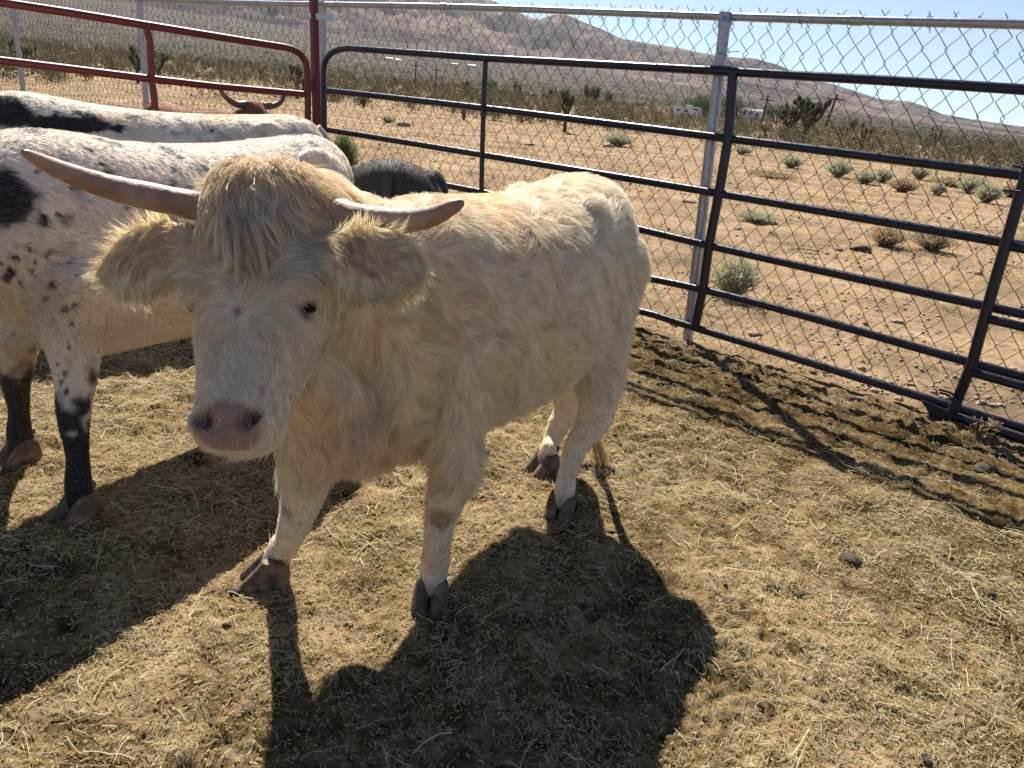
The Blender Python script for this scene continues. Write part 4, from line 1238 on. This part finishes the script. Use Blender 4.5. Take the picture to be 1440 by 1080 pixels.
# ------------------------------------------------------------------ stones, clods, brush
def lumps(name, pts, sizes, m, seed, parent=None, flat=.6):
    import bmesh
    rng = np.random.default_rng(seed)
    bm = bmesh.new(); bmesh.ops.create_icosphere(bm, subdivisions=1, radius=1); bm.verts.ensure_lookup_table()
    V0 = np.array([v.co[:] for v in bm.verts]); F0 = np.array([[v.index for v in f.verts] for f in bm.faces]); bm.free()
    n = len(pts); V = np.repeat(V0[None], n, 0) * rng.uniform(.65, 1.3, (n, len(V0), 1)) 
    V *= rng.uniform(.6, 1.4, (n, 1, 3)) * np.array([1, 1, flat]); V *= np.asarray(sizes)[:, None, None]
    a = rng.uniform(0, 6.28, n); c, s = np.cos(a)[:, None], np.sin(a)[:, None]
    X = V[..., 0] * c - V[..., 1] * s; Y = V[..., 0] * s + V[..., 1] * c
    V = np.stack([X, Y, V[..., 2]], -1) + np.asarray(pts)[:, None]
    Fc = (F0[None] + (np.arange(n) * len(V0))[:, None, None]).reshape(-1, 3)
    return link(name, npmesh(name, V.reshape(-1, 3), Fc, False), parent, m)

def stones():
    rng = np.random.default_rng(5)
    n = 19000; y = 4 + 34 * rng.random(n) ** 2.0; x = rng.uniform(-1, 1, n) * (.95 * y + 2)
    k = (fside(x, y) > .1) & (fbm2(x * .8, y * .8, 7, 2) > .42); x = x[k]; y = y[k]
    sz = .004 + .018 * rng.random(len(x)) ** 4 + .0008 * y
    o = lumps('pebbles', np.stack([x, y, gh(x, y) + sz * .2], -1), sz, M['rock'], 3); tag(o, 'small pebbles scattered over the desert sand', 'pebbles', kind='stuff')
    n = 11000; x = rng.uniform(-2.8, 3.4, n); y = rng.uniform(.8, 6.5, n); fs = fside(x, y)
    k = (fs < 0) & (rng.random(n) < .22 + .7 * smooth(-1.0, 0, fs)) & (fbm2(x * 2.5, y * 2.5, 14, 3) > .40); x = x[k]; y = y[k]
    sz = .0035 + .020 * rng.random(len(x)) ** 4
    clod = noisy('dung_clod', [(.3, (.03, .023, .015)), (.6, (.085, .065, .04)), (.8, (.18, .14, .085))], 40, .95, bump=.9, bscale=90)
    o = lumps('soil_clods', np.stack([x, y, gh(x, y) + sz * .1], -1), sz, clod, 4, flat=.55); tag(o, 'dark soil clods and dung crumbs on the pen floor', 'clods', kind='stuff')
    import bmesh
    R_ = [(1063, 470, .045, 'rounded brown stone at the foot of the silver post side of the panel'), (947, 455, .05, 'brown stone just left of the silver fence post foot'), (967, 285, .11, 'pale angular rock left of the silver post beyond the fence'), (1085, 316, .085, 'flat grey rock right of the silver post beyond the fence'),
          (1037, 323, .06, 'small grey rock beside the flat rock beyond the fence'), (1262, 553 - 100, .05, 'tan stone lying on the sand between the lower rails'), (1213, 353, .12, 'low dark earth clump on the sand'), (1180, 352, .05, 'dark stone beside the low earth clump'),
          (855, 207, .2, 'squarish dark rock on the sand in the middle distance'), (745, 205, .15, 'dark grey stone in front of the thin upright'), (1376, 385, .06, 'brown rock near the panel end post beyond the fence'), (567, 177, .25, 'dark round rock far out on the sand'), (1196, 336, .04, 'pale stone beside the dead sticks'), (1262, 560, .03, 'small flat stone just beyond the bottom rail'),
          (1385, 665, .05, 'rounded dirt clod near the right edge below the panel'), (1195, 790, .05, 'crumbly dung clod lying in the sunlit hay at the right')]
    for i, (px, py, s, lb) in enumerate(R_):
        x_, y_ = hxy(px, py); r_ = np.random.default_rng(i + 50)
        bm = bmesh.new(); bmesh.ops.create_icosphere(bm, subdivisions=3, radius=1)
        V = np.array([v.co[:] for v in bm.verts]); d = 1 + (fbm3(V * 1.1 + i * 9, i, 3) - .5) * 1.1 + (fbm3(V * 5 + i, i + 3, 2) - .5) * .18
        V = V * d[:, None] * np.array([s * r_.uniform(.7, 1.1), s * r_.uniform(.5, .8), s * .42]); V[:, 2] = np.maximum(V[:, 2], -s * .2)
        for v, q in zip(bm.verts, V): v.co = q
        me = bpy.data.meshes.new('rock'); bm.to_mesh(me); bm.free(); me.polygons.foreach_set('use_smooth', np.ones(len(me.polygons), bool))
        o = link('rock' if 'clod' not in lb and 'earth' not in lb else 'clod', me, None, M['rock'] if 'clod' not in lb and 'earth' not in lb and 'dung' not in lb else bpy.data.materials['dung_clod'])
        o.location = (x_, y_, float(gh(np.array([x_]), np.array([y_]))[0]) + s * .1); o.rotation_euler[2] = r_.uniform(0, 6)
        tag(o, lb, 'rock' if o.name.startswith('rock') else 'clod')
stones()

def tuft(name, x, y, rad, h, n, cols, label, cat, group=None, lean=.7, r=.0016, seed=1, k=4):
    """a plant of many real stems; the stems branch into leaf sprigs"""
    rng = np.random.default_rng(seed); z = float(gh(np.array([x]), np.array([y]))[0])
    root = empty(name, (x, y, z), label, cat, group)
    a = rng.uniform(0, 6.28, n); q = rng.random(n) ** .6; t = np.linspace(0, 1, k)
    tip = np.stack([np.cos(a) * rad * q * rng.uniform(.6, 1.15, n), np.sin(a) * rad * q * rng.uniform(.6, 1.15, n), h * rng.uniform(.55, 1.1, n) * (1 - .35 * q ** 2)], -1)
    base = np.stack([np.cos(a) * rad * .15 * q, np.sin(a) * rad * .15 * q, np.zeros(n) - .01], -1)
    P = base[:, None] + (tip - base)[:, None] * t[None, :, None]; P[:, :, 2] = base[:, None, 2] + (tip[:, 2] - base[:, 2])[:, None] * t[None] ** lean
    P += rng.normal(0, rad * .03, P.shape) * t[None, :, None]
    C = np.asarray(cols)[rng.integers(0, len(cols), n)] * rng.uniform(.7, 1.2, (n, 1))
    m_ = max(1, n // 3)
    # sprigs off the outer half of each stem
    j = rng.integers(0, n, n * 4); tt = rng.uniform(.35, 1, n * 4)
    s0 = base[j] + (tip[j] - base[j]) * tt[:, None]; s0[:, 2] = base[j, 2] + (tip[j, 2] - base[j, 2]) * tt ** lean
    dr = nz(rng.normal(0, 1, (n * 4, 3)) + [0, 0, .9]) * (h * .16 * rng.uniform(.5, 1.2, (n * 4, 1)))
    Q = s0[:, None] + dr[:, None] * t[None, :, None]
    off = np.array([x, y, z])
    o = strands('stems', P + off, np.tile(r * (1 - .5 * t), (n, 1)), C * .8, M['straw'], root)
    o2 = strands('sprigs', Q + off, np.tile(r * 1.1 * (1 - .4 * t), (n * 4, 1)), np.asarray(cols)[rng.integers(0, len(cols), n * 4)] * rng.uniform(.7, 1.25, (n * 4, 1)), M['straw'], root)
    for q_ in (o, o2): q_['kind'] = 'stuff'
    return root

SAGE = [(.40, .42, .27), (.48, .48, .32), (.54, .51, .35), (.34, .36, .23)]
DRY = [(.42, .32, .18), (.5, .4, .25), (.3, .22, .13)]
def plants():
    L_ = [  # px, py(base), radius m, height m, stems, kind, label
        (1030, 418, .22, .30, 420, 0, 'bushy grey green shrub just beyond the fence, right of the silver post foot'),
        (1063, 312, .34, .13, 320, 0, 'low spreading pale green weed above the bushy shrub'),
        (482, 262, .20, .62, 420, 2, 'tall green weed growing by the corner post behind the dark calf'),
        (868, 205, 0.52, 0.39, 432, 0, 'round sage bush on the sand left of the silver post'),
        (1112, 236, 0.38, 0.33, 360, 0, 'leftmost sage tuft in the row on the sand to the right of the post'),
        (1043, 218, 0.41, 0.30, 270, 0, 'small sage tuft seen just right of the blue upright'),
        (1178, 249, 0.41, 0.42, 432, 0, 'second sage tuft of the row beyond the second rail'),
        (1216, 258, 0.35, 0.30, 360, 0, 'third sage tuft of the row, low and wide'), (1240, 256, 0.30, 0.33, 360, 0, 'fourth sage tuft of the row, touching the low wide one'),
        (1292, 253, 0.33, 0.36, 360, 0, 'sage tuft right beside a clump of golden dry grass'), (1317, 275, 0.22, 0.27, 288, 0, 'small isolated sage tuft below the row'),
        (1364, 272, 0.41, 0.42, 468, 0, 'fuller sage bush near the panel end post'), (1386, 286, 0.35, 0.39, 468, 0, 'sage bush in front of the fuller one by the end post'),
        (1268, 270, 0.38, 0.30, 468, 1, 'golden dry grass clump between the sage tufts'), (1335, 262, 0.54, 0.24, 468, 1, 'reddish dry brush spread behind the sage tufts'), (1085, 250, 0.68, 0.15, 360, 1, 'thin dry grass left of the sage row'),
        (1245, 345, 0.30, 0.24, 288, 1, 'thin straw coloured grass in front of the dark earth clump'), (1310, 352, 0.30, 0.26, 288, 1, 'thin straw coloured grass towards the panel end post'),
        (1385, 612, .09, .10, 140, 1, 'dry grass tuft at the foot of the panel end post'), (545, 232 - 60, 0.30, 0.21, 198, 0, 'tiny sage tuft far left on the sand'), (1420, 278, 0.27, 0.30, 360, 1, 'dry grass clump at the right edge under the second rail')]
    for i, (px, py, r, h, n, kd, lb) in enumerate(L_):
        x, y = hxy(px, py)
        cols = [SAGE, DRY, [(.09, .13, .045), (.14, .19, .07), (.2, .24, .1)]][kd]
        tuft('dry_grass' if kd == 1 else 'sage_bush' if kd == 0 else 'weed', x, y, r, h, n, cols, lb, 'grass' if kd == 1 else 'bush', None, .7 if kd != 1 else .8, .0016 + .0002 * y, 100 + i)
    # wild dry grass, nobody could count it
    rng = np.random.default_rng(77); n = 52000
    y = 4.5 + 27 * rng.random(n) ** 1.5; x = rng.uniform(-1, 1, n) * (.85 * y + 1)
    k = (fside(x, y) > .15) & (fbm2(x * .7, y * .7, 91, 3) * .6 + fbm2(x * 4, y * 4, 92, 2) * .4 > .53 - .06 * smooth(0, 6, x)); x = x[k]; y = y[k]; n = len(x)
    h = rng.uniform(.02, .09, n) * (1 + .03 * y); a = rng.uniform(0, 6.28, n); t = np.linspace(0, 1, 3)
    P = np.stack([x[:, None] + np.cos(a)[:, None] * h[:, None] * t * .8, y[:, None] + np.sin(a)[:, None] * h[:, None] * t * .8, gh(x, y)[:, None] + h[:, None] * t * rng.uniform(.15, .8, (n, 1))], -1)
    pal = np.array([(.50, .36, .18), (.42, .31, .17), (.58, .46, .27), (.32, .24, .15), (.36, .36, .22)])
    o = strands('wild_grass', P, (.0008 + .00022 * y)[:, None] * np.array([1, .8, .4]), pal[rng.integers(0, 5, n)] * rng.uniform(.7, 1.2, (n, 1)), M['straw'])
    tag(o, 'sparse dry golden grass over the desert sand', 'grass', kind='stuff')
    # dead sticks on the sand
    for i, (px, py, L, a, lb) in enumerate([(1108, 350, .5, .1, 'thin straight dead stick lying left of the dark earth clump'), (1283, 368, .22, 1.2, 'forked bleached twig standing up beside the pale stone'), (1090, 330, .2, 2.2, 'short stick leaning near the flat grey rock'), (985, 440, .25, 1.0, 'bent grey root at the foot of the silver post'), (1405, 375, .3, .3, 'dry stick lying beyond the panel end post')]):
        x, y = hxy(px, py); z = float(gh(np.array([x]), np.array([y]))[0]); rng = np.random.default_rng(i)
        K = cat_interp([(0, 0, .01), (L * .35 * math.cos(a), L * .35 * math.sin(a) * .4, .03 + .06 * (i in (1, 3))), (L * .7 * math.cos(a), .05 * L, .02 + .10 * (i in (1, 3))), (L * math.cos(a * .6), L * .2, .012 + .08 * (i in (1, 3)))], 14)
        mb = MB(); mb.tube(K + [x, y, z], np.linspace(.009, .003, 14), 6); mb.tube([K[6] + [x, y, z], K[6] + np.array([x + .05 * L, y - .1 * L, z + .22 * L])], [.005, .002], 5)
        o = mb.build('dead_stick', M['dry']); tag(o, lb, 'stick')
plants()

# ------------------------------------------------------------------ far brush, Joshua trees, homestead
def leafcloud(C, size, rng, tint, aspect=2.2, up=.3):
    """C (n,3) centres -> random leaf quads (verts, faces, colours)"""
    n = len(C); d = nz(rng.normal(0, 1, (n, 3)) + [0, 0, up]); s = nz(np.cross(d, rng.normal(0, 1, (n, 3))))
    sz = np.asarray(size).reshape(-1, 1) * rng.uniform(.6, 1.3, (n, 1))
    V = np.stack([C - d * sz * aspect / 2, C - s * sz * .5, C + d * sz * aspect / 2, C + s * sz * .5], 1).reshape(-1, 3)
    Fc = np.arange(n * 4).reshape(-1, 4)
    Cc = np.repeat(tint, 4, 0)
    return V, Fc, Cc

def brush():
    rng = np.random.default_rng(8)
    for nme, n, r0, r1, kind, lb in (('scrub', 4300, 31, 190, 0, 'olive brown desert scrub belt beyond the bare sand'), ('far_scrub', 14000, 190, 1300, 1, 'grey green brush dotting the rising plain far beyond')):
        az = rng.uniform(-.85, .85, n); r = r0 * (r1 / r0) ** rng.random(n) if kind else r0 + (r1 - r0) * rng.random(n) ** 1.6
        x = r * np.sin(az); y = r * np.cos(az)
        pxl = 720 + 1096 * np.tan(az)
        edge = np.interp(pxl, [0, 450, 720, 1000, 1440], [27, 34, 35, 34, 36]) + 4 * (fbm2(x * .15, y * .15, 5, 2) - .5) * 2
        k = (r > edge) & (fbm2(x * .05, y * .05, 15, 2) > (.30 if not kind else .36)); x = x[k]; y = y[k]; r = r[k]; n2 = len(x)
        h = rng.uniform(.45, 1.35, n2) * (1 + .0016 * np.minimum(r, 400) * kind); w = h * rng.uniform(.5, .95, n2)
        if kind: h *= 1.1; w *= 1.5
        per = 100 if not kind else 14
        j = np.repeat(np.arange(n2), per); q = nz(rng.normal(0, 1, (len(j), 3))) * rng.random((len(j), 1)) ** .4
        z0 = gh(x, y, False)
        C = np.stack([x[j] + q[:, 0] * w[j] * .75, y[j] + q[:, 1] * w[j] * .75, z0[j] + h[j] * (.45 + .5 * q[:, 2]) * rng.uniform(.8, 1.15, len(j))], -1)
        pal = np.array([(.085, .075, .04), (.12, .10, .055), (.17, .135, .08), (.075, .085, .045), (.24, .19, .10), (.11, .075, .05)])
        t = pal[rng.choice(6, n2, p=[.28, .24, .14, .2, .06, .08])][j] * rng.uniform(.7, 1.35, (len(j), 1))
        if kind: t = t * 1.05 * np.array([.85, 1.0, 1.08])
        V, Fc, Cc = leafcloud(C, (.026 + .00045 * r if not kind else .07 + .0005 * r)[j], rng, t, 3.2 if not kind else 1.5, .6)
        me = npmesh(nme, V, Fc, False); set_col(me, 'tint', Cc); o = link(nme, me, None, M['leaf']); tag(o, lb, 'scrub', kind='stuff')
    # scattered low dry brush nearer on the left
brush()

def far_xy(px, py, dist):
    v = F * FOC + R * (px - 720) - U * (py - 540); v = v / math.hypot(v[0], v[1]); x, y = v[0] * dist, v[1] * dist
    return x, y, float(gh(np.array([x]), np.array([y]), False)[0])

def joshua(px, ytop, dist, label, arms=6, seed=1, lean=0, full=1.0):
    x, y, z = far_xy(px, 200, dist)
    v = F * FOC + R * (px - 720) - U * (ytop - 540); h = CAMZ + v[2] / math.hypot(v[0], v[1]) * dist - z
    rng = np.random.default_rng(seed); root = empty('joshua_tree', (x, y, z), label, 'tree', 'joshua trees beyond the sand')
    tk = MB(); O = np.array([x, y, z]); fk = h * (.36 if arms > 2 else .6)
    tk.tube([O + [0, 0, -.1], O + [lean * .3, 0, fk * .5], O + [lean * .6, 0, fk]], [h * .055, h * .045, h * .04], 8)
    tips = []
    for i in range(arms):
        a = 6.28 * i / arms + rng.uniform(-.4, .4); out = h * rng.uniform(.10, .30) * full
        b = O + [lean * .6, 0, fk * rng.uniform(.85, 1)]; e = O + np.array([lean + math.cos(a) * out, math.sin(a) * out, h * rng.uniform(.68, .95)])
        mid = b * .5 + e * .5 + np.array([math.cos(a), math.sin(a), 0]) * out * .35
        tk.tube([b, mid, e], [h * .035, h * .03, h * .025], 6); tips.append((e, nz(e - mid)))
        if arms > 3:
            for s in range(2):
                e2 = e + np.array([rng.normal(0, .09), rng.normal(0, .09), rng.uniform(-.10, .06)]) * h; tk.tube([mid, e2], [h * .025, h * .02], 6); tips.append((e2, nz(e2 - mid)))
    tk.build('trunk', M['bark'], root)
    Cs = []; D = []
    for e, d in tips:
        n = 260; dirs = nz(rng.normal(0, 1, (n, 3)) + d * .6 + [0, 0, .2]); b = e - d * h * .09 * rng.random((n, 1)); Cs.append(np.stack([b, dirs], 1))
    A = np.concatenate(Cs); n = len(A); ln = h * .075 * rng.uniform(.7, 1.2, (n, 1)); s = nz(np.cross(A[:, 1], rng.normal(0, 1, (n, 3)))) * h * .011
    low = A[:, 1, 2:3] < -.1
    V = np.stack([A[:, 0] - s, A[:, 0] + s, A[:, 0] + A[:, 1] * ln], 1).reshape(-1, 3)
    T = np.where(low, [[.17, .13, .08]], [[.12, .145, .07]]) * rng.uniform(.6, 1.4, (n, 1))
    me = npmesh('crown', V, np.arange(n * 3).reshape(-1, 3), False); set_col(me, 'tint', np.repeat(T, 3, 0)); link('crown', me, root, M['leaf'])

def bush_tree(px, ytop, dist, wpx, label, tint, name='tree', n=2600, seed=1, group=None, trunk=True, cat='tree'):
    x, y, z = far_xy(px, 200, dist); v = F * FOC + R * (px - 720) - U * (ytop - 540); h = CAMZ + v[2] / math.hypot(v[0], v[1]) * dist - z
    w = wpx / FOC * dist / 2; rng = np.random.default_rng(seed); root = empty(name, (x, y, z), label, cat, group)
    tk = MB(); O = np.array([x, y, z])
    nb = 9; cl = []
    for i in range(nb):
        c = O + np.array([rng.uniform(-.72, .72) * w, rng.uniform(-.6, .6) * w, h * rng.uniform(.42, .80)]); cl.append((c, rng.uniform(.3, .5)))
        tk.tube([O + [0, 0, -.1], O * .5 + c * .5 + [0, 0, -.1 * h], c], [h * .03, h * .02, h * .01], 5)
    tk.build('trunk', M['bark'], root)
    per = n // nb; C = np.concatenate([c + nz(rng.normal(0, 1, (per, 3))) * rng.random((per, 1)) ** .35 * np.array([w * s, w * s, h * .30]) for c, s in cl])
    C[:, 2] = np.maximum(C[:, 2], z + .02)
    T = np.asarray(tint) * rng.uniform(.6, 1.4, (len(C), 1)) * (.7 + .6 * vn3(C * (3 / h), 3))[:, None]
    V, Fc, Cc = leafcloud(C, h * .035, rng, T, 1.8); me = npmesh('crown', V, Fc, False); set_col(me, 'tint', Cc); link('crown', me, root, M['leaf'])

def far_things():
    joshua(1128, 134, 46, 'tall many armed joshua tree standing above the scrub right of the silver post', 8, 3, .1, 1.0)
    joshua(1106, 145, 50, 'broad joshua tree touching the tallest one on its left', 6, 4, 0, .9)
    joshua(1073, 168, 47, 'slim joshua tree just right of the blue upright', 2, 5)
    joshua(1182, 172, 52, 'thin leafless looking joshua tree left of the golden shrub', 2, 6)
    joshua(1214, 170, 44, 'forked joshua tree rising beside the first golden shrub', 3, 7, 0, .7)
    joshua(1204, 187, 41, 'short stubby joshua tree at the foot of the forked one', 2, 8)
    joshua(1316, 178, 70, 'far small joshua tree towards the right edge', 3, 9)
    joshua(792, 126, 31, 'dark trunked joshua tree seen above the second rail in the middle', 4, 10, 0, .5)
    joshua(516, 118, 42, 'small stub joshua tree near the corner post', 1, 11)
    joshua(573, 120, 42, 'small joshua tree right of the stub near the corner', 1, 12)
    joshua(40, 60, 38, 'leftmost thin joshua tree beside the far fence post', 4, 13)
    joshua(57, 64, 40, 'thin joshua tree next to the leftmost one', 3, 14)
    joshua(200, 66, 40, 'bare branched joshua tree above the lower red rail', 5, 15)
    joshua(228, 70, 42, 'bare joshua tree right of the upright of the red gate', 4, 16)
    joshua(418, 90, 40, 'twiggy joshua tree seen between the red gate end bend and the post', 4, 17)
    for i, (px, yt, d, w, lb) in enumerate([(1186, 197, 38, 20, 'bright golden shrub at the edge of the scrub'), (1271, 208, 38, 18, 'small golden shrub to the right in the scrub'), (650, 136, 33, 18, 'golden brown rounded shrub on the edge of the scrub, centre left'), (510, 121, 36, 12, 'small golden shrub near the corner post'), (1264, 198, 45, 34, 'pale yellow flowering bush behind the small golden shrub'), (1168, 192, 42, 22, 'pale olive shrub left of the bright golden one'), (902, 178, 38, 20, 'dull golden shrub left of the white trailer')]):
        bush_tree(px, yt, d, w, lb, (.36, .29, .10) if i in (0, 1) else (.30, .24, .12), 'golden_shrub', 700, 40 + i, 'golden desert shrubs', cat='shrub')
    bush_tree(985, 131, 120, 84, 'wide rounded green shade tree behind the white trailer', (.06, .105, .025), n=5200, seed=60)
    bush_tree(1032, 138, 118, 46, 'green tree partly behind the blue upright', (.05, .085, .03), n=2600, seed=61)
    bush_tree(1085, 146, 140, 40, 'dark green bushy tree left of the tallest joshua tree', (.045, .07, .03), n=2600, seed=62)
    bush_tree(1196, 166, 140, 18, 'small dark tree beyond the scrub right of the joshua trees', (.045, .07, .03), n=1200, seed=63)
    for i, (px, yt, w, lb) in enumerate([(686, 106, 22, 'bright green small tree behind the thin upright'), (818, 118, 16, 'dark conifer like tree left of a pair beyond the scrub'), (829, 117, 14, 'dark tree right of the pair beyond the scrub'), (846, 126, 14, 'short dark tree right of the pair'), (648, 110, 12, 'dark small tree left of the bright green one'), (720, 114, 14, 'dark rounded tree right of the bright green one'), (770, 122, 14, 'low olive tree beside the joshua tree in the middle')]):
        bush_tree(px, yt, 150, w, lb, (.07, .11, .03) if i == 0 else (.045, .06, .03), n=900, seed=70 + i)
    # white trailer
    x, y, z = far_xy(966, 160, 105); root = empty('travel_trailer', (x, y, z), 'white travel trailer parked in front of the green trees', 'trailer')
    s = 105 / FOC; L_ = 36 * s; hh = 12.5 * s; zb = CAMZ + math.tan(px_dir(966, 163.5)[1]) * 105
    ex = nz(np.array([math.cos(math.atan2(x, y)), -math.sin(math.atan2(x, y)), 0])); ey = np.array([-ex[1], ex[0], 0]); C = np.array([x, y, zb])
    prof = [(-.5, .12), (-.5, .62), (-.42, .95), (.44, 1.0), (.5, .9), (.5, .1), (.40, 0), (-.38, 0)]
    V = [C + ex * a * L_ + ey * w + np.array([0, 0, b * hh]) for w in (-1.2, 1.2) for a, b in prof]; n = len(prof)
    mb = MB(); mb.add(V, [tuple(range(n)), tuple(range(2 * n - 1, n - 1, -1))] + [(i, i + n, (i + 1) % n + n, (i + 1) % n) for i in range(n)]); mb.build('shell', M['white'], root, False)
    for a, b, w, h_ in ((-.33, .55, .05, .16), (-.05, .5, .07, .16), (.26, .75, .07, .12)):
        mb = MB(); mb.box(C + ex * a * L_ - ey * 1.21 + np.array([0, 0, b * hh]), ex * w * L_, ey * .02, np.array([0, 0, h_ * hh * .6])); mb.build('window', M['dark_glass'], root, False)
    mb = MB(); mb.box(C + ex * .15 * L_ - ey * 1.21 + np.array([0, 0, .45 * hh]), ex * .05 * L_, ey * .015, np.array([0, 0, .38 * hh])); mb.build('door', M['white'], root, False)
    for a in (-.05, .12):
        mb = MB(); c = C + ex * a * L_ - ey * 1.1 + np.array([0, 0, -.05 * hh]); mb.tube([c - ey * .12, c + ey * .12], .38, 14); mb.build('wheel', M['rubber'], root)
    mb = MB(); mb.box(C + ex * .05 * L_ + np.array([0, 0, hh * 1.02]), ex * .35, ey * .35, np.array([0, 0, .12])); mb.build('roof_vent', M['white'], root, False)
    # low pale houses
    HS = [(1055, 157, 150, 30, 8, 'long pale house seen right of the blue upright'), (548, 82, 700, 9, 1.8, 'tiny white house far up the plain above the second rail, left'), (560, 84, 720, 6, 1.8, 'tiny white shed right of the far white house'), (578, 83, 760, 8, 1.8, 'tiny pale house far up the plain, third from the left'), (640, 90, 700, 7, 1.8, 'tiny pale house left of the thin upright far away'), (664, 92, 680, 10, 1.8, 'tiny white house just left of the thin upright'),
          (858, 147, 160, 14, 3.5, 'low pale shed in the scrub left of the trailer'), (905, 152, 165, 9, 3, 'second low pale shed nearer the trailer'), (520, 80, 740, 5, 2.5, 'leftmost tiny pale house far up the plain')]
    for i, (px, py, d, w, h, lb) in enumerate(HS):
        x, y, z = far_xy(px, py, d); s = d / FOC; W, H_ = w * s / 2, h * s
        zb = CAMZ + math.tan(px_dir(px, py + h)[1]) * d; zt = zb + H_
        root = empty('house', (x, y, z), lb, 'house'); C = np.array([x, y, zb])
        mb = MB(); mb.box(C + [0, 0, H_ / 2 - .5], (W, 0, 0), (0, W * .6, 0), (0, 0, H_ / 2 + .5)); wl = mb.build('wall', M['white'], root, False)
        mb = MB(); e = [C + np.array([a * W * 1.06, b * W * .66, H_ + c * H_ * .35]) for a in (-1, 1) for b, c in ((-1, 0), (1, 0), (0, 1))]
        mb.add(e, [(0, 1, 2), (3, 5, 4), (0, 2, 5, 3), (1, 4, 5, 2), (0, 3, 4, 1)]); mb.build('roof', M['roof'] if i in (0, 3, 6) else M['white'], root, False)
        if i == 0:
            for a in (-.6, -.1, .5):
                mb = MB(); mb.box(C + [a * W, -W * .6 - .03, H_ * .55], (W * .1, 0, 0), (0, .02, 0), (0, 0, H_ * .2)); mb.build('window', M['dark_glass'], root, False)
    # utility poles
    for i, (px, yt, yb, d, ln, lb) in enumerate([(1072, 134, 168, 110, .03, 'wooden utility pole just right of the blue upright'), (1160, 131, 175, 95, .12, 'leaning wooden utility pole right of the tallest joshua tree'), (583, 88, 130, 160, 0, 'thin far utility pole left of the thin upright'), (612, 95, 132, 165, 0, 'second thin far utility pole left of the thin upright')]):
        x, y, z = far_xy(px, yb, d); zt = CAMZ + math.tan(px_dir(px, yt)[1]) * d; r = .16
        root = empty('utility_pole', (x, y, z), lb, 'pole', None)
        mb = MB(); mb.tube([(x, y, z - .3), (x + ln * 5, y, zt)], [r, r * .7], 8); mb.build('pole_shaft', M['bark'], root)
        mb = MB(); mb.box((x + ln * 4.7, y, zt - .5), (.9, .1, 0), (0, .06, 0), (0, 0, .07)); mb.build('crossarm', M['bark'], root, False)
far_things()
